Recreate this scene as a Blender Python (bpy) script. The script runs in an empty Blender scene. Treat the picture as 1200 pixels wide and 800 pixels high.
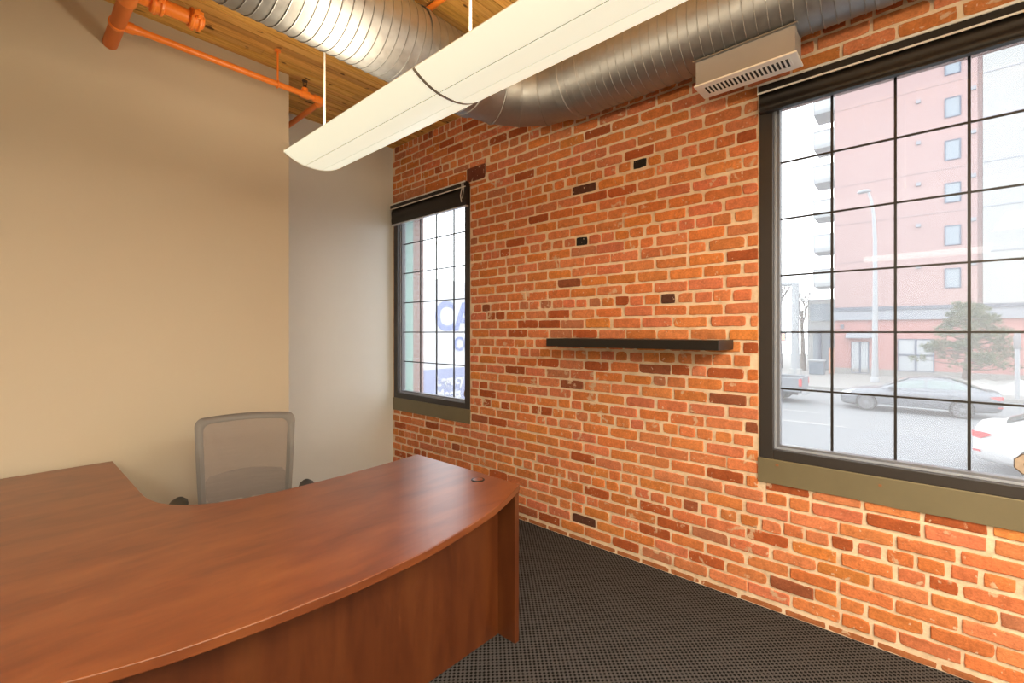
import bpy, bmesh, math, random
from mathutils import Vector, Matrix, noise
from math import sin, cos, tan, pi, radians, sqrt, atan2
random.seed(7)
S = bpy.context.scene
COL = S.collection

# ------------------------------------------------------------------ helpers
class MB:
    """collects shapes, then links them as ONE mesh object"""
    def __init__(self):
        self.v = []; self.f = []; self.c = []; self.m = []; self.cur = 0; self.col = (1, 1, 1, 1)
    def add(self, vs, fs):
        b = len(self.v)
        self.v += [tuple(p) for p in vs]
        for q in fs:
            self.f.append([b + i for i in q]); self.m.append(self.cur); self.c.append(self.col)
        return self
    def box(self, x0, x1, y0, y1, z0, z1):
        vs = [(x0,y0,z0),(x1,y0,z0),(x1,y1,z0),(x0,y1,z0),(x0,y0,z1),(x1,y0,z1),(x1,y1,z1),(x0,y1,z1)]
        return self.add(vs, [(0,3,2,1),(4,5,6,7),(0,1,5,4),(1,2,6,5),(2,3,7,6),(3,0,4,7)])
    def loft(self, rings, closed=True, cap=True):
        n = len(rings[0]); vs = [p for r in rings for p in r]; fs = []
        for i in range(len(rings) - 1):
            for j in range(n if closed else n - 1):
                k = (j + 1) % n
                fs.append((i*n+j, i*n+k, (i+1)*n+k, (i+1)*n+j))
        if cap and closed:
            fs.append(tuple(reversed(range(n)))); fs.append(tuple((len(rings)-1)*n + j for j in range(n)))
        return self.add(vs, fs)
    def tube(self, pts, r, n=12, cap=True, closed=False):
        pts = [Vector(p) for p in pts]; rr = r if isinstance(r, (list, tuple)) else [r]*len(pts)
        rings = []; N = None; L = len(pts)
        for i, p in enumerate(pts):
            a = pts[(i-1) % L] if (i > 0 or closed) else p
            b = pts[(i+1) % L] if (i < L-1 or closed) else p
            t = (b - a).normalized()
            if N is None:
                N = t.orthogonal().normalized()
            else:
                N = (N - t*N.dot(t))
                N = N.normalized() if N.length > 1e-6 else t.orthogonal().normalized()
            B = t.cross(N)
            rings.append([p + (N*cos(2*pi*k/n) + B*sin(2*pi*k/n))*rr[i] for k in range(n)])
        if closed:
            rings.append(rings[0]); return self.loft(rings, True, False)
        return self.loft(rings, True, cap)
    def cyl(self, p0, p1, r, n=20, r2=None):
        return self.tube([p0, p1], [r, r if r2 is None else r2], n)
    def prism(self, poly, z0, z1):
        n = len(poly)
        vs = [(x,y,z0) for x,y in poly] + [(x,y,z1) for x,y in poly]
        return self.add(vs, [tuple(reversed(range(n))), tuple(range(n, 2*n))] + [(i,(i+1)%n,n+(i+1)%n,n+i) for i in range(n)])
    def extr(self, poly3, d):
        """extrude a planar 3D polygon along vector d"""
        n = len(poly3); d = Vector(d)
        vs = [Vector(p) for p in poly3] + [Vector(p)+d for p in poly3]
        return self.add(vs, [tuple(reversed(range(n))), tuple(range(n, 2*n))] + [(i,(i+1)%n,n+(i+1)%n,n+i) for i in range(n)])
    def lathe(self, prof, c=(0,0,0), axis='z', n=24, cap=True):
        rings = []
        for r, h in prof:
            ring = []
            for k in range(n):
                a = 2*pi*k/n
                p = {'z': (r*cos(a), r*sin(a), h), 'y': (r*cos(a), h, r*sin(a)), 'x': (h, r*cos(a), r*sin(a))}[axis]
                ring.append((p[0]+c[0], p[1]+c[1], p[2]+c[2]))
            rings.append(ring)
        return self.loft(rings, True, cap)
    def build(self, name, mat, parent=None, bevel=0, smooth=None, seg=2, colors=False, norm=True):
        me = bpy.data.meshes.new(name)
        off = Vector((0,0,0))
        if parent is not None and parent.get('_w'): off = parent.matrix_basis.translation
        me.from_pydata([tuple(Vector(p) - off) for p in self.v], [], self.f)
        mats = mat if isinstance(mat, (list, tuple)) else [mat]
        for q in mats: me.materials.append(q)
        me.polygons.foreach_set('material_index', self.m)
        if colors:
            at = me.color_attributes.new('tint', 'FLOAT_COLOR', 'CORNER'); buf = []
            for poly, cc in zip(me.polygons, self.c): buf += list(cc)*poly.loop_total
            at.data.foreach_set('color', buf)
        if norm:
            bm = bmesh.new(); bm.from_mesh(me); bmesh.ops.recalc_face_normals(bm, faces=bm.faces); bm.to_mesh(me); bm.free()
        if smooth is not None:
            me.polygons.foreach_set('use_smooth', [True]*len(me.polygons)); me.set_sharp_from_angle(angle=radians(smooth))
        me.update()
        o = bpy.data.objects.new(name, me); COL.objects.link(o)
        if parent is not None: o.parent = parent
        if bevel:
            bv = o.modifiers.new('bevel', 'BEVEL'); bv.width = bevel; bv.segments = seg; bv.limit_method = 'ANGLE'; bv.angle_limit = radians(40)
        return o

def tag(o, label, cat, group=None, kind=None):
    o['label'] = label; o['category'] = cat
    if group: o['group'] = group
    if kind: o['kind'] = kind
    return o
def root(name, label, cat, loc, rz=0, group=None, world=True):
    o = bpy.data.objects.new(name, None); COL.objects.link(o); o.empty_display_size = .1
    o.location = loc; o.rotation_euler = (0, 0, rz)
    if world: o['_w'] = 1       # children are given in world coordinates and shifted to this base
    return tag(o, label, cat, group)
def struct(o, label, cat):
    return tag(o, label, cat, kind='structure')
def copy_tree(o, parent=None):
    c = o.copy(); COL.objects.link(c)
    if parent is not None: c.parent = parent
    for ch in list(o.children): copy_tree(ch, c)
    return c
def apply_mods(o):
    dg = bpy.context.evaluated_depsgraph_get(); dg.update()
    me = bpy.data.meshes.new_from_object(o.evaluated_get(dg)); o.modifiers.clear(); o.data = me
def text_mesh(mb, s, size, place, depth=.01, bold=.0, width=None):
    cu = bpy.data.curves.new('lettering', 'FONT'); cu.body = s; cu.size = size; cu.extrude = depth; cu.offset = bold
    t = bpy.data.objects.new('lettering', cu); COL.objects.link(t)
    dg = bpy.context.evaluated_depsgraph_get(); dg.update()
    me = t.evaluated_get(dg).to_mesh()
    xs = [v.co.x for v in me.vertices]; sx = 1
    if width: sx = width/(max(xs)-min(xs))
    x0 = min(xs)
    mb.add([place((v.co.x-x0)*sx, v.co.y, v.co.z) for v in me.vertices], [tuple(p.vertices) for p in me.polygons])
    t.evaluated_get(dg).to_mesh_clear(); bpy.data.objects.remove(t); bpy.data.curves.remove(cu)

# ------------------------------------------------------------------ materials
def newmat(name):
    m = bpy.data.materials.new(name); m.use_nodes = True
    nt = m.node_tree; b = nt.nodes['Principled BSDF']
    return m, nt, b
def N(nt, t, **kw):
    n = nt.nodes.new(t)
    for k, v in kw.items():
        if k in n.inputs.keys() if isinstance(k, str) else False: n.inputs[k].default_value = v
        else: setattr(n, k, v)
    return n
def ramp(nt, stops, interp='LINEAR'):
    r = nt.nodes.new('ShaderNodeValToRGB'); r.color_ramp.interpolation = interp
    e = r.color_ramp.elements
    while len(e) < len(stops): e.new(.5)
    for q, (p, c) in zip(e, stops): q.position = p; q.color = (*c, 1) if len(c) == 3 else c
    return r
def coords(nt, scale=(1,1,1), rot=(0,0,0), kind='Object'):
    tc = nt.nodes.new('ShaderNodeTexCoord'); mp = nt.nodes.new('ShaderNodeMapping')
    mp.inputs['Scale'].default_value = scale; mp.inputs['Rotation'].default_value = rot
    nt.links.new(tc.outputs[kind], mp.inputs['Vector']); return mp.outputs['Vector']
def noise_tex(nt, vec, scale, detail=4, rough=.5, dist=0):
    n = nt.nodes.new('ShaderNodeTexNoise'); n.inputs['Scale'].default_value = scale
    n.inputs['Detail'].default_value = detail; n.inputs['Roughness'].default_value = rough; n.inputs['Distortion'].default_value = dist
    nt.links.new(vec, n.inputs['Vector']); return n.outputs['Fac']
def bump(nt, b, h, strength=.3, dist=.01):
    n = nt.nodes.new('ShaderNodeBump'); n.inputs['Strength'].default_value = strength; n.inputs['Distance'].default_value = dist
    nt.links.new(h, n.inputs['Height']); nt.links.new(n.outputs['Normal'], b.inputs['Normal']); return n
def mixc(nt, fac, a, b, mode='MIX'):
    n = nt.nodes.new('ShaderNodeMix'); n.data_type = 'RGBA'; n.blend_type = mode
    for i, val in ((0, fac), (6, a), (7, b)):
        if isinstance(val, (int, float)): n.inputs[i].default_value = val
        elif isinstance(val, tuple): n.inputs[i].default_value = (*val, 1) if len(val) == 3 else val
        else: nt.links.new(val, n.inputs[i])
    return n.outputs[2]
def math_(nt, op, a, b=None, c=None):
    n = nt.nodes.new('ShaderNodeMath'); n.operation = op
    for i, val in enumerate((a, b, c)):
        if val is None: continue
        if isinstance(val, (int, float)): n.inputs[i].default_value = val
        else: nt.links.new(val, n.inputs[i])
    return n.outputs[0]
def flat(name, col, rough=.5, metal=0, spec=.5, var=.06, nscale=9, bmp=0, bscale=120):
    m, nt, b = newmat(name)
    v = coords(nt)
    f = noise_tex(nt, v, nscale, 5)
    c = mixc(nt, f, tuple(x*(1-var) for x in col), tuple(min(1, x*(1+var)) for x in col))
    nt.links.new(c, b.inputs['Base Color'])
    b.inputs['Roughness'].default_value = rough; b.inputs['Metallic'].default_value = metal; b.inputs['Specular IOR Level'].default_value = spec
    if bmp: bump(nt, b, noise_tex(nt, v, bscale, 3), bmp, .002)
    return m

M = {}
# painted drywall
M['paint'] = flat('wall_paint', (.60, .54, .43), .75, var=.015, nscale=2, bmp=.06, bscale=350)
M['paint_daylit'] = flat('daylit_wall_paint', (.64, .645, .63), .75, var=.02)  # cool daylight on the set-back wall is put into its paint colour
# brick
def brick_mat():
    m, nt, b = newmat('old_red_brick')
    at = nt.nodes.new('ShaderNodeAttribute'); at.attribute_name = 'tint'
    v = coords(nt)
    n1 = noise_tex(nt, v, 22, 6, .6)
    n2 = noise_tex(nt, v, 95, 4, .6)
    r1 = ramp(nt, [(.25, (.78,.76,.74)), (.6, (1.06,1.06,1.06))]); nt.links.new(n1, r1.inputs[0])
    c = mixc(nt, 1.0, at.outputs['Color'], r1.outputs[0], 'MULTIPLY')
    r2 = ramp(nt, [(.3, (.8,.8,.8)), (.7, (1.1,1.1,1.1))]); nt.links.new(n2, r2.inputs[0])
    c = mixc(nt, 1.0, c, r2.outputs[0], 'MULTIPLY')
    # old mortar smears
    s1 = noise_tex(nt, v, 13, 7, .62, .6)
    s2 = noise_tex(nt, v, 2.3, 2, .5)
    sm = math_(nt, 'ADD', s1, math_(nt, 'MULTIPLY', s2, .35))
    rs = ramp(nt, [(.805, (0,0,0)), (.85, (.85,.85,.85))]); nt.links.new(sm, rs.inputs[0])
    c = mixc(nt, rs.outputs[0], c, (.66,.47,.32))
    # small pale chips
    ch = noise_tex(nt, v, 48, 2, .4)
    rc = ramp(nt, [(.72, (0,0,0)), (.745, (.75,.75,.75))]); nt.links.new(ch, rc.inputs[0])
    c = mixc(nt, rc.outputs[0], c, (.74,.54,.40))
    nt.links.new(c, b.inputs['Base Color']); b.inputs['Roughness'].default_value = .82
    b.inputs['Specular IOR Level'].default_value = .25
    h = math_(nt, 'ADD', n2, math_(nt, 'MULTIPLY', n1, 1.2)); bump(nt, b, h, .45, .006)
    return m
M['brick'] = brick_mat()
def mortar_mat():
    m, nt, b = newmat('lime_mortar'); v = coords(nt)
    n = noise_tex(nt, v, 16, 6, .6); r = ramp(nt, [(.25, (.60,.44,.30)), (.5, (.80,.63,.46)), (.75, (.88,.72,.55))]); nt.links.new(n, r.inputs[0])
    nt.links.new(r.outputs[0], b.inputs['Base Color']); b.inputs['Roughness'].default_value = .9; b.inputs['Specular IOR Level'].default_value = .15
    bump(nt, b, noise_tex(nt, v, 70, 5, .6), .5, .006); return m
M['mortar'] = mortar_mat()
# carpet
def carpet():
    m, nt, b = newmat('woven_carpet')
    v = coords(nt); sp = nt.nodes.new('ShaderNodeSeparateXYZ'); nt.links.new(v, sp.inputs[0])
    P = .0265
    row = math_(nt, 'FLOOR', math_(nt, 'DIVIDE', sp.outputs['Y'], P*.5))
    odd = math_(nt, 'FLOORED_MODULO', row, 2.0)
    xs = math_(nt, 'ADD', math_(nt, 'DIVIDE', sp.outputs['X'], P), math_(nt, 'MULTIPLY', odd, .5))
    fx = math_(nt, 'ABSOLUTE', math_(nt, 'SUBTRACT', math_(nt, 'FRACT', xs), .5))
    fy = math_(nt, 'ABSOLUTE', math_(nt, 'SUBTRACT', math_(nt, 'FRACT', math_(nt, 'DIVIDE', sp.outputs['Y'], P*.5)), .5))
    dx = math_(nt, 'LESS_THAN', fx, .225); dy = math_(nt, 'LESS_THAN', fy, .40)
    dot = math_(nt, 'MULTIPLY', dx, dy)
    n = noise_tex(nt, v, 420, 3, .7); n2 = noise_tex(nt, v, 60, 4, .6)
    r = ramp(nt, [(.3, (.050,.047,.047)), (.7, (.112,.105,.105))]); nt.links.new(n, r.inputs[0])
    r2 = ramp(nt, [(.3, (.85,.85,.85)), (.7, (1.1,1.1,1.1))]); nt.links.new(n2, r2.inputs[0])
    c = mixc(nt, 1, r.outputs[0], r2.outputs[0], 'MULTIPLY')
    c = mixc(nt, dot, c, (.006,.0055,.0055))
    nt.links.new(c, b.inputs['Base Color']); b.inputs['Roughness'].default_value = .95; b.inputs['Specular IOR Level'].default_value = .1
    h = math_(nt, 'SUBTRACT', n, math_(nt, 'MULTIPLY', dot, .8)); bump(nt, b, h, .5, .004)
    return m
M['carpet'] = carpet()
# cherry laminate (grain along x or z)
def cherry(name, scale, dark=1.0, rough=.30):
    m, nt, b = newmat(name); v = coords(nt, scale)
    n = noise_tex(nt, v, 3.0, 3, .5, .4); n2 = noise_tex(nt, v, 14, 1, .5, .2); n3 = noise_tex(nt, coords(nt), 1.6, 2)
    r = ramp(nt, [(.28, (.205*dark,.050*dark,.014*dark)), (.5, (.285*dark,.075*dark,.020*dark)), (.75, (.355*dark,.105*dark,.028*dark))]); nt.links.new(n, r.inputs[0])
    r2 = ramp(nt, [(.3, (.95,.95,.95)), (.7, (1.04,1.04,1.04))]); nt.links.new(n2, r2.inputs[0])
    c = mixc(nt, 1, r.outputs[0], r2.outputs[0], 'MULTIPLY')
    nt.links.new(c, b.inputs['Base Color']); b.inputs['Roughness'].default_value = rough; b.inputs['Specular IOR Level'].default_value = .85
    b.inputs['IOR'].default_value = 1.5
    return m
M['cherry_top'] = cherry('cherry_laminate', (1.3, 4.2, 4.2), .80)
M['cherry_edge_shaded'] = cherry('cherry_edge_band_shaded', (1.3, 4.2, 4.2), .5)  # edge colour darkened to offset the frontal light of the panel lamps
M['cherry_panel_shaded'] = cherry('cherry_upright_shaded', (4.5, 4.5, .7), .33)  # uprights in a darker copy: the weak light on them is in the colour
# ceiling planks
def planks():
    m, nt, b = newmat('fir_planks'); at = nt.nodes.new('ShaderNodeAttribute'); at.attribute_name = 'tint'
    v = coords(nt, (1.2, 26, 26)); n = noise_tex(nt, v, 2.4, 6, .6, .4)
    r = ramp(nt, [(.25, (.38,.19,.040)), (.5, (.66,.37,.095)), (.75, (.78,.48,.15))]); nt.links.new(n, r.inputs[0])
    c = mixc(nt, 1, r.outputs[0], at.outputs['Color'], 'MULTIPLY')
    k = noise_tex(nt, coords(nt, (1, 2.0, 1)), 8.5, 1, .3)
    rk = ramp(nt, [(.695, (0,0,0)), (.74, (.9,.9,.9))]); nt.links.new(k, rk.inputs[0])
    c = mixc(nt, rk.outputs[0], c, (.075,.028,.008))
    nt.links.new(c, b.inputs['Base Color']); b.inputs['Roughness'].default_value = .6; b.inputs['Specular IOR Level'].default_value = .3
    bump(nt, b, n, .15, .003); return m
M['planks'] = planks()
M['dark_gap'] = flat('dark_timber', (.05,.025,.01), .9)
# metals, paints
def galv():
    m, nt, b = newmat('galvanised_steel'); v = coords(nt)
    n = noise_tex(nt, v, 30, 5, .6); vo = nt.nodes.new('ShaderNodeTexVoronoi'); vo.inputs['Scale'].default_value = 60; nt.links.new(v, vo.inputs['Vector'])
    c = mixc(nt, n, (.26,.265,.27), (.38,.385,.39)); nt.links.new(c, b.inputs['Base Color'])
    b.inputs['Metallic'].default_value = .92
    r = ramp(nt, [(.3, (.42,)*3), (.7, (.55,)*3)]); nt.links.new(n, r.inputs[0]); nt.links.new(r.outputs[0], b.inputs['Roughness'])
    bump(nt, b, noise_tex(nt, v, 7, 2), .12, .01); return m
M['galv'] = galv()
M['orange'] = flat('orange_pipe_paint', (.92, .26, .035), .35, var=.05)
M['orange_dull'] = flat('orange_primer', (.70, .19, .035), .5, var=.08)
M['brass'] = flat('bronze_sprinkler', (.12,.08,.05), .4, metal=.8)
M['frame'] = flat('dark_bronze_frame', (.036,.031,.030), .40, var=.04)
M['sash'] = flat('grey_sash', (.16,.17,.20), .35)
M['alu'] = flat('pale_aluminium', (.72,.72,.74), .3, metal=.6)
M['bead'] = flat('blue_grey_bead', (.30,.33,.40), .4)
M['muntin'] = flat('black_grille', (.02,.018,.018), .4)
M['blind'] = flat('black_brown_blind', (.014,.0105,.009), .45, var=.2, nscale=30)
M['cord'] = flat('white_cord', (.75,.73,.70), .5)
M['sill'] = flat('olive_painted_timber', (.172,.145,.085), .55, var=.14, nscale=5, bmp=.2, bscale=40)
M['black'] = flat('satin_black_wood', (.012,.010,.009), .4)
M['black_plastic'] = flat('black_plastic', (.014,.013,.013), .42)
M['white_metal'] = flat('white_enamel', (.80,.78,.74), .4)
M['shaded_box'] = flat('shaded_vent_metal', (.28,.262,.255), .5)  # shadow on the vent box sides is put into this darker colour
M['dark_slot'] = flat('dark_slots', (.01,.01,.01), .8)
M['band'] = flat('grey_joining_band', (.34,.31,.28), .4)
M['rod'] = flat('white_rod', (.8,.78,.72), .4)
M['grey_frame'] = flat('taupe_grey_plastic', (.17,.16,.155), .55)
M['seat'] = flat('charcoal_fabric', (.03,.03,.032), .95, bmp=.3, bscale=300)
M['teal'] = flat('pale_teal_casing', (.22,.43,.39), .6)
def meshfab():
    m, nt, b = newmat('woven_mesh'); b.inputs['Base Color'].default_value = (.27,.215,.18,1); b.inputs['Roughness'].default_value = .8
    v = coords(nt); sp = nt.nodes.new('ShaderNodeSeparateXYZ'); nt.links.new(v, sp.inputs[0])
    a = math_(nt, 'FRACT', math_(nt, 'MULTIPLY', sp.outputs['Z'], 240)); c = math_(nt, 'FRACT', math_(nt, 'MULTIPLY', sp.outputs['X'], 240))
    h = math_(nt, 'MULTIPLY', math_(nt, 'LESS_THAN', a, .42), math_(nt, 'LESS_THAN', c, .42))
    n = noise_tex(nt, coords(nt, (1,1,30)), 5, 4)
    cc = mixc(nt, n, (.205,.172,.158), (.285,.245,.228)); nt.links.new(cc, b.inputs['Base Color'])
    al = math_(nt, 'SUBTRACT', 1.0, h); nt.links.new(al, b.inputs['Alpha']); return m
M['mesh'] = meshfab()
def glassmat():
    m, nt, b = newmat('window_glass'); nt.nodes.remove(b); out = nt.nodes['Material Output']
    tr = nt.nodes.new('ShaderNodeBsdfTransparent'); tr.inputs[0].default_value = (.97,.98,.98,1)
    gl = nt.nodes.new('ShaderNodeBsdfGlossy'); gl.inputs['Roughness'].default_value = .01
    tl = nt.nodes.new('ShaderNodeBsdfTranslucent'); tl.inputs[0].default_value = (1,1,1,1)
    fr = nt.nodes.new('ShaderNodeFresnel'); fr.inputs[0].default_value = 1.5
    m1 = nt.nodes.new('ShaderNodeMixShader'); m1.inputs[0].default_value = GLASS_HAZE
    nt.links.new(tr.outputs[0], m1.inputs[1]); nt.links.new(tl.outputs[0], m1.inputs[2])
    ge = nt.nodes.new('ShaderNodeNewGeometry'); front = math_(nt, 'SUBTRACT', 1.0, ge.outputs['Backfacing'])   # one film and one reflection per pane
    nt.links.new(math_(nt, 'MULTIPLY', front, GLASS_HAZE), m1.inputs[0])
    m2 = nt.nodes.new('ShaderNodeMixShader'); nt.links.new(math_(nt, 'MULTIPLY', fr.outputs[0], front), m2.inputs[0])
    nt.links.new(m1.outputs[0], m2.inputs[1]); nt.links.new(gl.outputs[0], m2.inputs[2]); nt.links.new(m2.outputs[0], out.inputs[0]); return m
GLASS_HAZE = .20
M['glass'] = glassmat()
def glow(name, col, strength, base=(.8,.79,.75), holes=False):
    m, nt, b = newmat(name); b.inputs['Base Color'].default_value = (*base, 1); b.inputs['Roughness'].default_value = .35
    b.inputs['Emission Color'].default_value = (*col, 1); b.inputs['Emission Strength'].default_value = strength
    if holes:
        v = coords(nt); sp = nt.nodes.new('ShaderNodeSeparateXYZ'); nt.links.new(v, sp.inputs[0])
        a = math_(nt, 'SUBTRACT', math_(nt, 'FRACT', math_(nt, 'MULTIPLY', sp.outputs['X'], 125)), .5)
        c = math_(nt, 'SUBTRACT', math_(nt, 'FRACT', math_(nt, 'MULTIPLY', sp.outputs['Y'], 125)), .5)
        d = math_(nt, 'ADD', math_(nt, 'MULTIPLY', a, a), math_(nt, 'MULTIPLY', c, c))
        hole = math_(nt, 'LESS_THAN', d, .085)
        s = math_(nt, 'ADD', math_(nt, 'MULTIPLY', hole, strength*.9), strength*.55)
        nt.links.new(s, b.inputs['Emission Strength'])
    return m
M['lamp_wing'] = glow('lit_diffuser', (.96,.97,.74), .58)
M['lamp_bright'] = glow('bright_diffuser', (1,.96,.88), 5.5)
M['lamp_perf'] = glow('lit_perforated_strip', (.96,.96,.74), .72, holes=True)
# outdoors
def asphalt():
    m, nt, b = newmat('pale_salted_asphalt'); v = coords(nt)
    n = noise_tex(nt, v, .6, 6, .6); c = mixc(nt, n, (.135,.14,.15), (.175,.18,.187)); nt.links.new(c, b.inputs['Base Color']); b.inputs['Roughness'].default_value = .8
    bump(nt, b, noise_tex(nt, v, 40, 4), .2, .01); return m
M['asphalt'] = asphalt()
M['concrete'] = flat('pale_concrete', (.215,.205,.195), .85, var=.08, nscale=1.5)
M['snow'] = flat('snow', (.33,.32,.31), .8, var=.05, nscale=3, bmp=.4, bscale=6)
M['facade_pink'] = flat('pink_stucco', (.31,.20,.19), .85, var=.03, nscale=.6)
M['facade_rose'] = flat('rose_stucco', (.34,.155,.14), .85, var=.04, nscale=.8)
M['facade_white'] = flat('white_stucco', (.315,.315,.31), .85, var=.02, nscale=.6)
M['groove'] = flat('pale_groove', (.27,.19,.185), .85)
M['cornice'] = flat('grey_cornice', (.22,.23,.26), .7)
M['cornice_dark'] = flat('dark_grey_trim', (.09,.10,.13), .6)
M['win_frame_out'] = flat('slate_blue_frame', (.06,.075,.12), .5)
M['win_pane_out'] = flat('pale_blinds_behind_glass', (.32,.34,.36), .2)
M['win_pane_blue'] = flat('sky_blue_glass', (.19,.225,.26), .12)
M['balcony'] = flat('pale_grey_balcony', (.27,.28,.29), .7)
M['rail_glass'] = flat('pale_balcony_glass', (.37,.39,.40), .2)
M['pole'] = flat('pale_grey_pole', (.26,.27,.285), .4)
M['pole_dark'] = flat('dark_meter_head', (.18,.17,.18), .5)
M['bark'] = flat('grey_brown_bark', (.11,.085,.07), .9, var=.25, nscale=20)
M['twig'] = flat('pale_grey_twigs', (.13,.105,.095), .9)
def needles():
    m, nt, b = newmat('pine_needles'); v = coords(nt)
    n = noise_tex(nt, v, 1.8, 4); r = ramp(nt, [(.3, (.055,.09,.05)), (.5, (.12,.145,.075)), (.7, (.20,.195,.115))]); nt.links.new(n, r.inputs[0])
    nt.links.new(r.outputs[0], b.inputs['Base Color']); b.inputs['Roughness'].default_value = .8; return m
M['needles'] = needles()
M['car_silver'] = flat('silver_paint', (.16,.17,.19), .25, metal=.45, var=.02)
M['car_white'] = flat('white_car_paint', (.55,.55,.55), .25, var=.01)
M['car_glass'] = flat('pale_car_glass', (.16,.20,.20), .08, var=.1, nscale=2)
M['car_glass_dark'] = flat('tinted_car_glass', (.06,.07,.08), .08)
M['tire'] = flat('tyre_rubber', (.02,.02,.022), .8)
M['rim'] = flat('silver_rim', (.24,.245,.26), .35, metal=.2)
M['red_lamp'] = flat('red_tail_lamp', (.50,.045,.05), .2)
M['head_lamp'] = flat('clear_head_lamp', (.75,.78,.80), .1)
M['truck_grey'] = flat('dusty_grey_paint', (.15,.16,.18), .4)
M['sign_white'] = flat('white_banner', (.50,.51,.53), .6, var=.01)
M['sign_blue'] = flat('periwinkle_banner', (.20,.235,.40), .6, var=.01)
M['letter_blue'] = flat('blue_lettering', (.15,.19,.40), .6, var=.01)
M['letter_white'] = flat('white_lettering', (.52,.53,.55), .6, var=.01)
M['barrier'] = flat('orange_barrier', (.48,.20,.11), .6)
M['bluebox'] = flat('slate_blue_bin', (.10,.125,.16), .6)
M['sticker'] = flat('tan_sticker', (.42,.33,.26), .6, var=.25, nscale=60)
M['sticker_edge'] = flat('brown_sticker_border', (.10,.075,.06), .6)
def outbrick():
    m, nt, b = newmat('outer_brick'); v = coords(nt, (1,1,1), (radians(90),0,0))
    bt = nt.nodes.new('ShaderNodeTexBrick'); bt.inputs['Scale'].default_value = 4.6
    bt.inputs['Color1'].default_value = (.26,.12,.095,1); bt.inputs['Color2'].default_value = (.30,.155,.125,1); bt.inputs['Mortar'].default_value = (.32,.28,.255,1)
    nt.links.new(v, bt.inputs['Vector']); nt.links.new(bt.outputs['Color'], b.inputs['Base Color']); b.inputs['Roughness'].default_value = .9; return m
M['outbrick'] = outbrick()

# ------------------------------------------------------------------ room dimensions (metres, camera above the origin)
H = 1.49; D = 2.767; YC = 4.170; YT = 3.556; XT = 1.450; ZC = 3.421
XW = -3.10; YF = -2.45
PANE = D + .055
BIG = (-1.47, .672, .811, 2.800); SML = (2.981, 4.149, .808, 2.800)

# floor, plain walls
o = MB().box(XW-.1, D, YF-.1, YC+.1, -.12, 0).build('floor', M['carpet']); struct(o, 'charcoal carpet with small black squares in staggered rows', 'floor')
o = MB().box(XW-.1, XT, YT, YC+.1, 0, ZC).build('wall_left', M['paint']); struct(o, 'tan painted wall standing forward behind the desk', 'wall')
o = MB().box(XT, D, YC, YC+.1, 0, ZC).build('wall_back', M['paint_daylit']); struct(o, 'set-back painted wall beside the narrow window, in daylight', 'wall')
o = MB().box(XW-.1, D, YF-.1, YF, 0, ZC).build('wall_front', M['paint']); struct(o, 'tan painted wall behind the camera', 'wall')
o = MB().box(XW-.1, XW, YF, YT, 0, ZC).build('wall_side', M['paint']); struct(o, 'tan painted wall at the left end of the desk', 'wall')

# ceiling of planks running towards the brick wall
mb = MB(); mb.cur = 1; mb.box(XW-.1, D+.46, YF-.1, YC+.1, ZC+.02, ZC+.12); mb.cur = 0
y = YF - .1
while y < YC + .1:
    w = random.uniform(.062, .078)
    x = XW - .1 - random.uniform(0, 2)
    while x < D + .05:
        l = random.uniform(1.6, 3.2); a = max(x, XW-.1); b_ = min(x + l - .003, D + .04)
        if b_ > a + .02:
            t = random.uniform(.72, 1.14); mb.col = (t, t*random.uniform(.93, 1.03), t*random.uniform(.85, 1.05), 1)
            dz = random.uniform(-.0015, .0015)
            y1 = min(y + w - .004, YC + .1)
            mb.add([(a,y,ZC+.02),(b_,y,ZC+.02),(b_,y1,ZC+.02),(a,y1,ZC+.02),(a,y+.002,ZC+dz),(b_,y+.002,ZC+dz),(b_,y1-.002,ZC+dz),(a,y1-.002,ZC+dz)],
                   [(4,7,6,5),(0,1,5,4),(2,3,7,6),(1,2,6,5),(3,0,4,7)])
        x += l
    y += w
o = mb.build('ceiling', [M['planks'], M['dark_gap']], colors=True); struct(o, 'golden fir plank ceiling with knots and dark joints', 'ceiling')

# ------------------------------------------------------------------ brick wall
mb = MB(); mb.cur = 1
def wall_layer(mb, x0, x1, opens, z0, z1):
    ys = sorted({YF-.1, YC+.1} | {v for q in opens for v in q[:2]})
    for a, b_ in zip(ys, ys[1:]):
        hole = [q for q in opens if q[0] <= a+1e-6 and q[1] >= b_-1e-6]
        if hole:
            q = hole[0]
            mb.box(x0, x1, a, b_, z0, q[2]); mb.box(x0, x1, a, b_, q[3], z1)
        else:
            mb.box(x0, x1, a, b_, z0, z1)
wall_layer(mb, D, D+.13, [BIG, SML], 0, ZC)
G = .11
mb.cur = 2
grow = lambda q: (q[0]-G, q[1]+G, q[2]-.02, q[3]+.05)
OUTO = [grow(BIG), (SML[0]-G, SML[1]+G-.005, SML[2]-.02, SML[3]+.05)]
ys = None
def outer():
    ys = sorted({YF-.1, YC+.4} | {v for q in OUTO for v in q[:2]})
    for a, b_ in zip(ys, ys[1:]):
        hole = [q for q in OUTO if q[0] <= a+1e-6 and q[1] >= b_-1e-6]
        if hole:
            q = hole[0]; mb.box(D+.13, D+.46, a, b_, -1.8, q[2]); mb.box(D+.13, D+.46, a, b_, q[3], ZC+.3)
        else: mb.box(D+.13, D+.46, a, b_, -1.8, ZC+.3)
outer()
mb.cur = 0
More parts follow.
